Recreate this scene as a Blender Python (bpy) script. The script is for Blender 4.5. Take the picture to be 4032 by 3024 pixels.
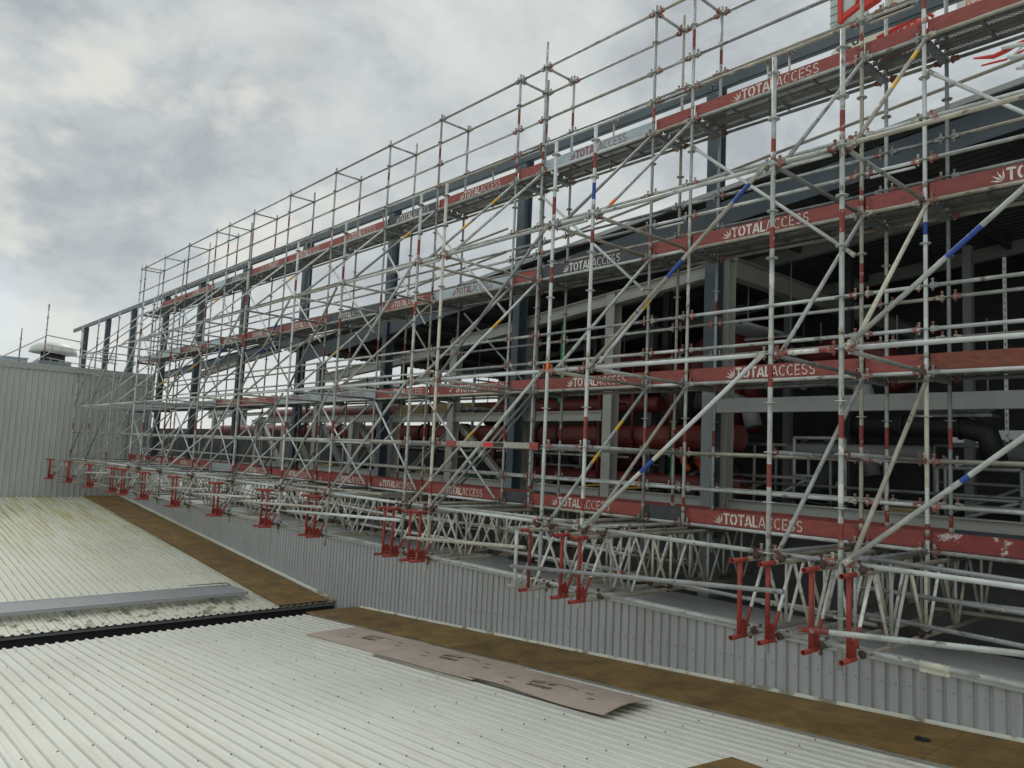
import bpy, math, random
from math import radians, sin, cos, pi, sqrt
from mathutils import Vector, Matrix
random.seed(11)
for o in list(bpy.data.objects): bpy.data.objects.remove(o, do_unlink=True)
S = bpy.context.scene
COL = S.collection

# ------------------------------------------------------------------ camera
_cam = bpy.data.cameras.new('camera'); cam = bpy.data.objects.new('camera', _cam); COL.objects.link(cam)
YAW, PITCH, ROLL = 0.842594246, 0.0948224248, 0.0453111931
Rm = Matrix.Rotation(YAW, 3, 'Z') @ Matrix.Rotation(PITCH, 3, 'X')
right = Rm @ Vector((1, 0, 0)); fwd = Rm @ Vector((0, 1, 0)); up = Rm @ Vector((0, 0, 1))
r2 = cos(ROLL) * right + sin(ROLL) * up; u2 = -sin(ROLL) * right + cos(ROLL) * up
M3 = Matrix((r2, u2, -fwd)).transposed()
cam.matrix_world = Matrix.Translation((0, -7.08206642, 0.842140756)) @ M3.to_4x4()
_cam.sensor_fit = 'HORIZONTAL'; _cam.sensor_width = 36; _cam.lens = 2990.207 / 4032 * 36
_cam.clip_start = 0.1; _cam.clip_end = 3000
S.camera = cam

# ------------------------------------------------------------------ world and light
W = bpy.data.worlds.new("World"); S.world = W; W.use_nodes = True
nt = W.node_tree; N = nt.nodes; L = nt.links
bg = N['Background']
SUN_EL, SUN_AZ = radians(42), math.atan2(-0.82, 0.50)      # azimuth measured from +Y towards +X
sky = N.new('ShaderNodeTexSky'); sky.sky_type = 'NISHITA'; sky.sun_disc = False
sky.sun_elevation = SUN_EL; sky.sun_rotation = SUN_AZ
tc = N.new('ShaderNodeTexCoord')
def wn(t, **k):
    n = N.new(t)
    for a, b in k.items(): setattr(n, a, b)
    return n
skm = wn('ShaderNodeVectorMath', operation='SCALE'); skm.inputs['Scale'].default_value = 0.10
L.new(sky.outputs[0], skm.inputs[0])
mp = wn('ShaderNodeMapping'); mp.inputs['Scale'].default_value = (1, 1, 1.6); mp.inputs['Location'].default_value = (2.1, 1.3, 0.2)
L.new(tc.outputs['Generated'], mp.inputs[0])
n1 = wn('ShaderNodeTexNoise'); n1.inputs['Scale'].default_value = 4.6; n1.inputs['Detail'].default_value = 11; n1.inputs['Roughness'].default_value = 0.62; n1.inputs['Distortion'].default_value = 0.3
L.new(mp.outputs[0], n1.inputs['Vector'])
cr = wn('ShaderNodeValToRGB'); e = cr.color_ramp.elements
e[0].position = 0.36; e[0].color = (0.385, 0.415, 0.43, 1)
e[1].position = 0.66; e[1].color = (0.62, 0.64, 0.62, 1)
m = e.new(0.5); m.color = (0.515, 0.55, 0.55, 1)
L.new(n1.outputs['Fac'], cr.inputs[0])
# the brighter, creamy break in the cloud and the paler band low down
def spot(direction, inner, outer):
    d = wn('ShaderNodeVectorMath', operation='DOT_PRODUCT'); d.inputs[1].default_value = Vector(direction).normalized()
    nv = wn('ShaderNodeVectorMath', operation='NORMALIZE'); L.new(tc.outputs['Generated'], nv.inputs[0]); L.new(nv.outputs[0], d.inputs[0])
    mr = wn('ShaderNodeMapRange', interpolation_type='SMOOTHSTEP'); mr.inputs['From Min'].default_value = outer; mr.inputs['From Max'].default_value = inner
    L.new(d.outputs['Value'], mr.inputs[0]); return mr
sp = spot((-0.93, 0.25, 0.26), 0.995, 0.955)
n2 = wn('ShaderNodeTexNoise'); n2.inputs['Scale'].default_value = 9; n2.inputs['Detail'].default_value = 9
L.new(mp.outputs[0], n2.inputs['Vector'])
r2n = wn('ShaderNodeMapRange', interpolation_type='SMOOTHSTEP'); r2n.inputs['From Min'].default_value = 0.46; r2n.inputs['From Max'].default_value = 0.64; L.new(n2.outputs['Fac'], r2n.inputs[0])
mm0 = wn('ShaderNodeMath', operation='MULTIPLY'); L.new(sp.outputs[0], mm0.inputs[0]); L.new(r2n.outputs[0], mm0.inputs[1])
mm = wn('ShaderNodeMath', operation='MULTIPLY'); mm.inputs[1].default_value = 0.85; L.new(mm0.outputs[0], mm.inputs[0])
mx = wn('ShaderNodeMix', data_type='RGBA'); mx.inputs[7].default_value = (0.73, 0.72, 0.65, 1)
L.new(mm.outputs[0], mx.inputs[0]); L.new(cr.outputs[0], mx.inputs[6])
sx = wn('ShaderNodeSeparateXYZ'); L.new(tc.outputs['Generated'], sx.inputs[0])
hz = wn('ShaderNodeMapRange'); hz.inputs['From Min'].default_value = 0.22; hz.inputs['From Max'].default_value = 0.0; hz.inputs['To Max'].default_value = 0.7
L.new(sx.outputs['Z'], hz.inputs[0])
mx2 = wn('ShaderNodeMix', data_type='RGBA'); mx2.inputs[7].default_value = (0.69, 0.725, 0.735, 1)
L.new(hz.outputs[0], mx2.inputs[0]); L.new(mx.outputs[2], mx2.inputs[6])
# overhead the overcast is brighter than near the horizon
zn = wn('ShaderNodeMapRange'); zn.inputs['From Min'].default_value = 0.55; zn.inputs['From Max'].default_value = 1.0; zn.inputs['To Min'].default_value = 1.0; zn.inputs['To Max'].default_value = 2.0
L.new(sx.outputs['Z'], zn.inputs[0])
bk = wn('ShaderNodeMapRange'); bk.inputs['From Min'].default_value = 0.05; bk.inputs['From Max'].default_value = -0.6; bk.inputs['To Min'].default_value = 1.0; bk.inputs['To Max'].default_value = 1.45      # added fill: the unseen sky behind the camera is brightened
L.new(sx.outputs['Y'], bk.inputs[0])
zb2 = wn('ShaderNodeMath', operation='MULTIPLY'); L.new(zn.outputs[0], zb2.inputs[0]); L.new(bk.outputs[0], zb2.inputs[1])
sc2 = wn('ShaderNodeVectorMath', operation='SCALE'); L.new(mx2.outputs[2], sc2.inputs[0]); L.new(zb2.outputs[0], sc2.inputs['Scale'])
# thin places in the cover let the blue through
bl = spot((-0.99, 0.07, 0.12), 0.9995, 0.994)
bm = wn('ShaderNodeMath', operation='MULTIPLY'); bm.inputs[1].default_value = 0.35; L.new(bl.outputs[0], bm.inputs[0])
ba = wn('ShaderNodeMath', operation='ADD'); ba.inputs[1].default_value = 0.06; L.new(bm.outputs[0], ba.inputs[0])
mx3 = wn('ShaderNodeMix', data_type='RGBA'); L.new(ba.outputs[0], mx3.inputs[0]); L.new(sc2.outputs[0], mx3.inputs[6]); L.new(skm.outputs[0], mx3.inputs[7])
L.new(mx3.outputs[2], bg.inputs['Color']); bg.inputs['Strength'].default_value = 1.0
sd = bpy.data.lights.new('sun', 'SUN'); sd.energy = 1.15; sd.angle = radians(18); sd.color = (1, 0.97, 0.92)
so = bpy.data.objects.new('sun', sd); COL.objects.link(so)
sdir = Vector((sin(SUN_AZ) * cos(SUN_EL), cos(SUN_AZ) * cos(SUN_EL), sin(SUN_EL)))
so.rotation_euler = sdir.to_track_quat('Z', 'Y').to_euler()
S.view_settings.view_transform = 'Standard'; S.view_settings.look = 'None'; S.view_settings.exposure = 0.10; S.view_settings.gamma = 1
S.render.engine = 'CYCLES'; S.cycles.max_bounces = 6; S.cycles.transparent_max_bounces = 12

# ------------------------------------------------------------------ materials
def newmat(name):
    m = bpy.data.materials.new(name); m.use_nodes = True
    return m, m.node_tree, m.node_tree.nodes['Principled BSDF']
def mat(name, col, rough=0.6, metal=0.0, var=0.15, scale=8.0, objvar=0.0, spots=None, spot_t=0.66, spot_scale=14, bump=0.0, stretch=(1, 1, 1), coord='Object'):
    m, t, b = newmat(name); n = t.nodes; l = t.links
    tcn = n.new('ShaderNodeTexCoord'); oi = n.new('ShaderNodeObjectInfo')
    off = n.new('ShaderNodeVectorMath'); off.operation = 'SCALE'; off.inputs[0].default_value = (37, 51, 23); l.new(oi.outputs['Random'], off.inputs['Scale'])
    mpn = n.new('ShaderNodeMapping'); mpn.inputs['Scale'].default_value = stretch; l.new(tcn.outputs[coord], mpn.inputs[0])
    ad = n.new('ShaderNodeVectorMath'); l.new(mpn.outputs[0], ad.inputs[0]); l.new(off.outputs[0], ad.inputs[1])
    no = n.new('ShaderNodeTexNoise'); no.inputs['Scale'].default_value = scale; no.inputs['Detail'].default_value = 6; no.inputs['Roughness'].default_value = 0.6
    l.new(ad.outputs[0], no.inputs['Vector'])
    mr = n.new('ShaderNodeMapRange'); mr.inputs['From Min'].default_value = 0.3; mr.inputs['From Max'].default_value = 0.7
    mr.inputs['To Min'].default_value = 1 - var; mr.inputs['To Max'].default_value = 1 + var; l.new(no.outputs['Fac'], mr.inputs[0])
    val = mr.outputs[0]
    if objvar:
        m2 = n.new('ShaderNodeMapRange'); m2.inputs['To Min'].default_value = 1 - objvar; m2.inputs['To Max'].default_value = 1 + objvar; l.new(oi.outputs['Random'], m2.inputs[0])
        mu = n.new('ShaderNodeMath'); mu.operation = 'MULTIPLY'; l.new(val, mu.inputs[0]); l.new(m2.outputs[0], mu.inputs[1]); val = mu.outputs[0]
    sc = n.new('ShaderNodeVectorMath'); sc.operation = 'SCALE'; sc.inputs[0].default_value = col[:3]; l.new(val, sc.inputs['Scale'])
    out = sc.outputs[0]
    for i, (scol, thr, ssc) in enumerate(spots or []):
        n3 = n.new('ShaderNodeTexNoise'); n3.inputs['Scale'].default_value = ssc; n3.inputs['Detail'].default_value = 5; n3.inputs['Roughness'].default_value = 0.65
        a2 = n.new('ShaderNodeVectorMath'); a2.inputs[1].default_value = (i * 7.7 + 3, i * 3.1, i * 5.3); l.new(ad.outputs[0], a2.inputs[0]); l.new(a2.outputs[0], n3.inputs['Vector'])
        m3 = n.new('ShaderNodeMapRange'); m3.inputs['From Min'].default_value = thr; m3.inputs['From Max'].default_value = thr + 0.05; l.new(n3.outputs['Fac'], m3.inputs[0])
        mxn = n.new('ShaderNodeMix'); mxn.data_type = 'RGBA'; mxn.inputs[7].default_value = (*scol, 1); l.new(m3.outputs[0], mxn.inputs[0]); l.new(out, mxn.inputs[6]); out = mxn.outputs[2]
    l.new(out, b.inputs['Base Color']); b.inputs['Roughness'].default_value = rough; b.inputs['Metallic'].default_value = metal
    if bump:
        bp = n.new('ShaderNodeBump'); bp.inputs['Strength'].default_value = bump; bp.inputs['Distance'].default_value = 0.01; l.new(no.outputs['Fac'], bp.inputs['Height']); l.new(bp.outputs[0], b.inputs['Normal'])
    return m
GSP = [((0.15, 0.14, 0.115), 0.59, 13), ((0.66, 0.67, 0.63), 0.64, 9), ((0.24, 0.10, 0.07), 0.69, 7)]
galv = mat('galvanised_tube', (0.375, 0.395, 0.37), 0.52, 0.15, 0.32, 9, 0.16, GSP, stretch=(1, 1, .5))
galv_dark = mat('dark_galvanised_tube', (0.23, 0.24, 0.24), 0.5, 0.3, 0.25, 9, 0.18, GSP, stretch=(1, 1, .5))
galv_pale = mat('pale_new_galvanised_tube', (0.51, 0.535, 0.52), 0.48, 0.15, 0.2, 9, 0.1, [((0.25, 0.25, 0.24), 0.64, 14)], stretch=(1, 1, .5))
galv_brown = mat('weathered_brown_tube', (0.34, 0.32, 0.265), 0.6, 0.15, 0.25, 9, 0.15, GSP, stretch=(1, 1, .5))
cream = mat('cream_painted_tube', (0.50, 0.48, 0.385), 0.6, 0, 0.18, 10, 0.05, [((0.22, 0.21, 0.19), 0.63, 20)])
redband = mat('red_paint_band', (0.20, 0.035, 0.026), 0.6, 0, 0.3, 14, 0.3, [((0.36, 0.33, 0.30), 0.60, 16)])
rustcast = mat('red_cast_coupler', (0.235, 0.085, 0.066), 0.7, 0, 0.35, 30, 0.35, [((0.3, 0.29, 0.27), 0.58, 30)])
rustdark = mat('dark_rusty_clamp', (0.07, 0.04, 0.032), 0.8, 0.1, 0.4, 30, 0.3)
trussred = mat('bright_red_truss_paint', (0.245, 0.027, 0.018), 0.55, 0, 0.28, 14, 0.12, [((0.16, 0.04, 0.03), 0.62, 20), ((.45, .3, .26), .71, 34)])
whitepaint = mat('off_white_paint', (0.55, 0.54, 0.50), 0.55, 0, 0.2, 12, 0.2, [((0.30, 0.28, 0.24), 0.57, 12), ((.22, .1, .07), .68, 9)])
yellow = mat('yellow_paint_band', (0.62, 0.36, 0.03), 0.55, 0, 0.12, 20)
blue = mat('blue_paint_band', (0.012, 0.055, 0.27), 0.5, 0, 0.25, 20, 0, [((0.3, 0.32, 0.36), 0.68, 25)])
redpipe2 = mat('shaded_red_pipe_paint', (0.115, 0.018, 0.014), 0.5, 0, 0.25, 3)  # darker copy of the pipe red; the roof's shade is in the colour
orange = mat('orange_spray_band', (0.75, 0.16, 0.04), 0.6, 0, 0.15, 20)
redboard = mat('red_painted_board', (0.235, 0.048, 0.037), 0.55, 0, 0.22, 7, 0.16, [((0.10, 0.03, 0.025), 0.62, 9), ((0.34, 0.25, 0.22), 0.74, 14)], stretch=(1, 1, 3))
redworn = mat('red_board_with_white_overspray', (0.215, 0.034, 0.028), 0.55, 0, 0.22, 7, 0.1, [((0.50, 0.44, 0.42), 0.58, 3.6), ((0.10, 0.03, 0.025), 0.66, 9)], stretch=(1, 1, 1))
brownboard = mat('brown_stained_board', (0.17, 0.042, 0.018), 0.5, 0, 0.3, 8, 0, [((0.07, 0.03, 0.015), 0.6, 6)], stretch=(1, 1, 4))
blackboard = mat('charcoal_painted_board', (0.040, 0.043, 0.050), 0.5, 0, 0.3, 7, 0.1, [((0.14, 0.06, 0.06), 0.62, 6), ((.3, .3, .3), .72, 16)])
greyboard = mat('bare_metal_board', (0.34, 0.39, 0.41), 0.42, 0.3, 0.15, 7, 0.1, [((0.22, 0.10, 0.09), 0.70, 9)], stretch=(1, 1, 3))
ltr_white = mat('white_stencil_paint', (0.62, 0.58, 0.52), 0.6, 0, 0.12, 30, 0, [((0.24, 0.06, 0.05), 0.59, 22), ((0.40, 0.30, 0.26), 0.6, 9)])
ltr_red = mat('red_stencil_paint', (0.24, 0.06, 0.05), 0.6, 0, 0.2, 30, 0, [((0.34, 0.36, 0.37), 0.60, 40)])
ltr_dark = mat('dark_print', (0.03, 0.026, 0.024), 0.7, 0, 0.2, 30)
ltr_faint = mat('faint_board_print', (0.11, 0.09, 0.075), 0.8, 0, 0.2, 30, 0, [((.32, .27, .22), .55, 30)])
dblue = mat('dark_blue_grey_steel', (0.072, 0.096, 0.113), 0.45, 0, 0.14, 2.5, 0.06, [((0.065, 0.09, 0.105), 0.66, 5)])
bluegrey = mat('blue_grey_undercoat', (0.235, 0.26, 0.27), 0.5, 0, 0.06, 2)
ltsteel = mat('pale_grey_steel_paint', (0.42, 0.42, 0.385), 0.5, 0, 0.07, 3, 0.06, [((0.20, 0.20, 0.18), 0.68, 5)])
ltsteel2 = mat('mid_grey_steel_paint', (0.31, 0.325, 0.32), 0.45, 0, 0.06, 3, 0.03)
redpipe = mat('red_oxide_pipe_paint', (0.165, 0.033, 0.026), 0.42, 0, 0.2, 3, 0.1, [((0.11, 0.02, 0.018), 0.62, 4)])
blackrub = mat('black_rubber', (0.018, 0.018, 0.019), 0.6, 0, 0.2, 12)
plank_edge = mat('plank_steel', (0.20, 0.20, 0.185), 0.5, 0.3, 0.3, 9, 0.12, GSP, stretch=(1, 4, 1))
timber = mat('formwork_timber', (0.30, 0.22, 0.10), 0.7, 0, 0.25, 10, 0.1, [((0.15, 0.10, 0.04), 0.6, 18)], stretch=(1, 1, 5))
greenm = mat('green_webbing', (0.01, 0.27, 0.075), 0.6, 0, 0.15, 30)
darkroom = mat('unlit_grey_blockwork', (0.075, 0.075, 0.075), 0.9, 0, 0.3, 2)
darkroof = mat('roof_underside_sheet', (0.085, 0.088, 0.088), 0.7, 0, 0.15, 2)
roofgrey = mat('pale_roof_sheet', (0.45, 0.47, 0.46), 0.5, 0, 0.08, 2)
concrete = mat('concrete', (0.25, 0.245, 0.23), 0.85, 0, 0.2, 3)
capgrey = mat('grey_cap_flashing', (0.40, 0.41, 0.40), 0.42, 0, 0.07, 1.6, 0, [((0.2, 0.21, 0.2), 0.68, 3)])
mgo = mat('pinkish_brown_sheathing_board', (0.45, 0.365, 0.30), 0.8, 0, 0.12, 3, 0.04, [((0.30, 0.22, 0.18), 0.70, 5), ((0.52, 0.44, 0.39), 0.73, 9)])
grating = mat('galvanised_walkway', (0.40, 0.415, 0.43), 0.45, 0.3, 0.12, 20)
hivis = mat('hi_vis_orange_cloth', (0.80, 0.11, 0.015), 0.8, 0, 0.15, 20)
navy = mat('navy_cloth', (0.012, 0.014, 0.022), 0.85, 0, 0.2, 20)
skin = mat('skin', (0.45, 0.24, 0.16), 0.6, 0, 0.05, 20)
silver = mat('silver_reflective_tape', (0.55, 0.56, 0.56), 0.35, 0.2, 0.05, 20)
ventwhite = mat('weathered_white_vent', (0.50, 0.51, 0.48), 0.5, 0, 0.1, 3)
cranered = mat('crane_red_paint', (0.50, 0.025, 0.015), 0.4, 0, 0.08, 3)
cranecream = mat('crane_cream_paint', (0.58, 0.57, 0.44), 0.45, 0, 0.06, 3)
craneglass = mat('crane_pale_louvre', (0.42, 0.52, 0.48), 0.3, 0, 0.06, 3)

def ribmat(name, base, stain, amount, edge, rough=0.45, darkstreak=(0.3, 0.28, 0.22), pitch=None, y0=0, far=False, rib_shade=(.30, .28, .2), vert=False):
    m, t, b = newmat(name); n = t.nodes; l = t.links
    g = n.new('ShaderNodeNewGeometry')
    def noise(scale, stretch, det=5):
        mpn = n.new('ShaderNodeMapping'); mpn.inputs['Scale'].default_value = stretch; l.new(g.outputs['Position'], mpn.inputs[0])
        no = n.new('ShaderNodeTexNoise'); no.inputs['Scale'].default_value = scale; no.inputs['Detail'].default_value = det; l.new(mpn.outputs[0], no.inputs['Vector']); return no
    big = noise(0.5, (1, 1, 1)); st = noise(3.0, (0.07, 5.0, 1) if not vert else (4, 4, .25), 6); fine = noise(26, (1, 1, 1), 3)
    mr = n.new('ShaderNodeMapRange'); mr.inputs['From Min'].default_value = edge; mr.inputs['From Max'].default_value = edge + 0.16; mr.inputs['To Max'].default_value = amount; l.new(st.outputs['Fac'], mr.inputs[0])
    mxn = n.new('ShaderNodeMix'); mxn.data_type = 'RGBA'; mxn.inputs[6].default_value = (*base, 1); mxn.inputs[7].default_value = (*stain, 1); l.new(mr.outputs[0], mxn.inputs[0])
    st2 = noise(6.0, (0.25, 3.5, 1) if not vert else (5, 5, .3), 4)
    mr2 = n.new('ShaderNodeMapRange'); mr2.inputs['From Min'].default_value = 0.69; mr2.inputs['From Max'].default_value = 0.74; mr2.inputs['To Max'].default_value = 0.5; l.new(st2.outputs['Fac'], mr2.inputs[0])
    mx_ = n.new('ShaderNodeMix'); mx_.data_type = 'RGBA'; mx_.inputs[7].default_value = (*darkstreak, 1); l.new(mr2.outputs[0], mx_.inputs[0]); l.new(mxn.outputs[2], mx_.inputs[6])
    if far:      # the lichen is thick only towards the top of the slope
        sxx = n.new('ShaderNodeSeparateXYZ'); l.new(g.outputs['Position'], sxx.inputs[0])
        fr_ = n.new('ShaderNodeMapRange'); fr_.inputs['From Min'].default_value = -21; fr_.inputs['From Max'].default_value = -31; fr_.inputs['To Min'].default_value = .15; fr_.inputs['To Max'].default_value = amount; l.new(sxx.outputs['X'], fr_.inputs[0])
        l.new(fr_.outputs[0], mr.inputs['To Max'])
    last = mx_.outputs[2]
    if far:      # wet moss below the walkway, close to the gutter
        b1 = n.new('ShaderNodeMapRange'); b1.inputs['From Min'].default_value = -17.6; b1.inputs['From Max'].default_value = -17.0; l.new(sxx.outputs['X'], b1.inputs[0])
        nb = noise(3.4, (1, 1.3, 1), 5); b2 = n.new('ShaderNodeMapRange'); b2.inputs['From Min'].default_value = .53; b2.inputs['From Max'].default_value = .62; b2.inputs['To Max'].default_value = .8; l.new(nb.outputs['Fac'], b2.inputs[0])
        b3 = n.new('ShaderNodeMath'); b3.operation = 'MULTIPLY'; l.new(b1.outputs[0], b3.inputs[0]); l.new(b2.outputs[0], b3.inputs[1])
        mb = n.new('ShaderNodeMix'); mb.data_type = 'RGBA'; mb.inputs[7].default_value = (.14, .125, .05, 1); l.new(b3.outputs[0], mb.inputs[0]); l.new(last, mb.inputs[6]); last = mb.outputs[2]
    if pitch:    # dark line painted along each rib's foot, standing in for its shade
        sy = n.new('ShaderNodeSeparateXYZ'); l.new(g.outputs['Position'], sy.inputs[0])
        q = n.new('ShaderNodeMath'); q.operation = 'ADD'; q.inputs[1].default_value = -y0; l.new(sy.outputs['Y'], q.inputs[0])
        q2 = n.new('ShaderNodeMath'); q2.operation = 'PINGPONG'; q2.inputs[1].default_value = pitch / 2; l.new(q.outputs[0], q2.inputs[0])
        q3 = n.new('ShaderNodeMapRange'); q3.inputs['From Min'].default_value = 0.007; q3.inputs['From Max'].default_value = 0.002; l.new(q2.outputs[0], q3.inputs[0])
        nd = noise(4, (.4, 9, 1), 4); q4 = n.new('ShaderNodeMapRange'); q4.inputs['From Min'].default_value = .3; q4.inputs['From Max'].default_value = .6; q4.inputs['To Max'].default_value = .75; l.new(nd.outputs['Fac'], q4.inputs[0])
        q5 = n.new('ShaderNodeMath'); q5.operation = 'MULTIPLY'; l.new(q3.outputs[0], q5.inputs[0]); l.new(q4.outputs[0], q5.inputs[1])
        mxd = n.new('ShaderNodeMix'); mxd.data_type = 'RGBA'; mxd.inputs[7].default_value = (*rib_shade, 1); l.new(q5.outputs[0], mxd.inputs[0]); l.new(last, mxd.inputs[6]); last = mxd.outputs[2]
    ad = n.new('ShaderNodeMath'); ad.operation = 'MULTIPLY_ADD'; ad.inputs[1].default_value = 0.25; ad.inputs[2].default_value = 0.77; l.new(big.outputs['Fac'], ad.inputs[0])
    ad2 = n.new('ShaderNodeMath'); ad2.operation = 'MULTIPLY_ADD'; ad2.inputs[1].default_value = 0.16; l.new(fine.outputs['Fac'], ad2.inputs[0]); l.new(ad.outputs[0], ad2.inputs[2])
    sc = n.new('ShaderNodeVectorMath'); sc.operation = 'SCALE'; l.new(last, sc.inputs[0]); l.new(ad2.outputs[0], sc.inputs['Scale'])
    l.new(sc.outputs[0], b.inputs['Base Color']); b.inputs['Roughness'].default_value = rough
    return m
roofwhite = ribmat('cream_white_roof_paint', (0.645, 0.645, 0.575), (0.56, 0.52, 0.41), 0.5, 0.50, pitch=.153, y0=-22 + .093, rib_shade=(.42, .41, .34))
roofstain = ribmat('stained_cream_roof_paint', (0.62, 0.62, 0.525), (0.40, 0.35, 0.10), 0.9, 0.45, pitch=.153, y0=-24 + .093, far=True, rib_shade=(.20, .18, .10))
wallgrey = ribmat('grey_wall_cladding', (0.43, 0.44, 0.44), (0.34, 0.345, 0.335), 0.6, 0.48, vert=True, darkstreak=(.25, .26, .26))
endgrey = ribmat('end_wall_cladding', (0.43, 0.44, 0.425), (0.36, 0.37, 0.35), 0.6, 0.48, vert=True, darkstreak=(.25, .26, .25))

def plymat():
    m, t, b = newmat('brown_weathered_ply'); n = t.nodes; l = t.links
    g = n.new('ShaderNodeNewGeometry'); oi = n.new('ShaderNodeObjectInfo')
    def noise(scale, stretch, det=6, rough=0.6):
        mpn = n.new('ShaderNodeMapping'); mpn.inputs['Scale'].default_value = stretch; l.new(g.outputs['Position'], mpn.inputs[0])
        no = n.new('ShaderNodeTexNoise'); no.inputs['Scale'].default_value = scale; no.inputs['Detail'].default_value = det; no.inputs['Roughness'].default_value = rough; l.new(mpn.outputs[0], no.inputs['Vector']); return no
    a = noise(2.2, (1, 1, 1)); s1 = noise(5, (0.8, 5, 1)); s2 = noise(11, (1.2, 5, 1))
    r = n.new('ShaderNodeValToRGB'); l.new(a.outputs['Fac'], r.inputs[0]); e = r.color_ramp.elements
    e[0].position = 0.3; e[0].color = (0.125, 0.075, 0.024, 1); e[1].position = 0.72; e[1].color = (0.270, 0.168, 0.052, 1)
    mr = n.new('ShaderNodeMapRange'); mr.inputs['From Min'].default_value = 0.35; mr.inputs['From Max'].default_value = 0.7; mr.inputs['To Min'].default_value = 1.2; mr.inputs['To Max'].default_value = 0.72; l.new(s1.outputs['Fac'], mr.inputs[0])
    sc = n.new('ShaderNodeVectorMath'); sc.operation = 'SCALE'; l.new(r.outputs[0], sc.inputs[0]); l.new(mr.outputs[0], sc.inputs['Scale'])
    m3 = n.new('ShaderNodeMapRange'); m3.inputs['From Min'].default_value = 0.64; m3.inputs['From Max'].default_value = 0.72; m3.inputs['To Max'].default_value = 0.75; l.new(s2.outputs['Fac'], m3.inputs[0])
    mxn = n.new('ShaderNodeMix'); mxn.data_type = 'RGBA'; mxn.inputs[7].default_value = (0.03, 0.022, 0.012, 1); l.new(m3.outputs[0], mxn.inputs[0]); l.new(sc.outputs[0], mxn.inputs[6])
    ob = n.new('ShaderNodeMapRange'); ob.inputs['To Min'].default_value = 0.82; ob.inputs['To Max'].default_value = 1.18; l.new(oi.outputs['Random'], ob.inputs[0])
    s3 = n.new('ShaderNodeVectorMath'); s3.operation = 'SCALE'; l.new(mxn.outputs[2], s3.inputs[0]); l.new(ob.outputs[0], s3.inputs['Scale'])
    l.new(s3.outputs[0], b.inputs['Base Color']); b.inputs['Roughness'].default_value = 0.75
    return m
ply = plymat()
def perfmat(name, pitch, thr, col):
    m, t, b = newmat(name); n = t.nodes; l = t.links
    b.inputs['Base Color'].default_value = (*col, 1); b.inputs['Roughness'].default_value = 0.5; b.inputs['Metallic'].default_value = 0.3
    tcn = n.new('ShaderNodeTexCoord'); s = n.new('ShaderNodeSeparateXYZ'); l.new(tcn.outputs['Object'], s.inputs[0])
    def sn(o):
        k = n.new('ShaderNodeMath'); k.operation = 'MULTIPLY'; k.inputs[1].default_value = 2 * pi / pitch; l.new(o, k.inputs[0])
        q = n.new('ShaderNodeMath'); q.operation = 'SINE'; l.new(k.outputs[0], q.inputs[0]); return q
    a, c = sn(s.outputs['X']), sn(s.outputs['Y'])
    mu = n.new('ShaderNodeMath'); mu.operation = 'MULTIPLY'; l.new(a.outputs[0], mu.inputs[0]); l.new(c.outputs[0], mu.inputs[1])
    gt = n.new('ShaderNodeMath'); gt.operation = 'GREATER_THAN'; gt.inputs[1].default_value = thr; l.new(mu.outputs[0], gt.inputs[0])
    tr = n.new('ShaderNodeBsdfTransparent'); ms = n.new('ShaderNodeMixShader'); l.new(gt.outputs[0], ms.inputs[0]); l.new(b.outputs[0], ms.inputs[1]); l.new(tr.outputs[0], ms.inputs[2])
    l.new(ms.outputs[0], n['Material Output'].inputs['Surface'])
    return m
perf = perfmat('perforated_plank_steel', 0.044, 0.20, (0.20, 0.205, 0.185))
gratemat = perfmat('open_walkway_grating', 0.065, 0.25, (0.40, 0.415, 0.43))

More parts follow.
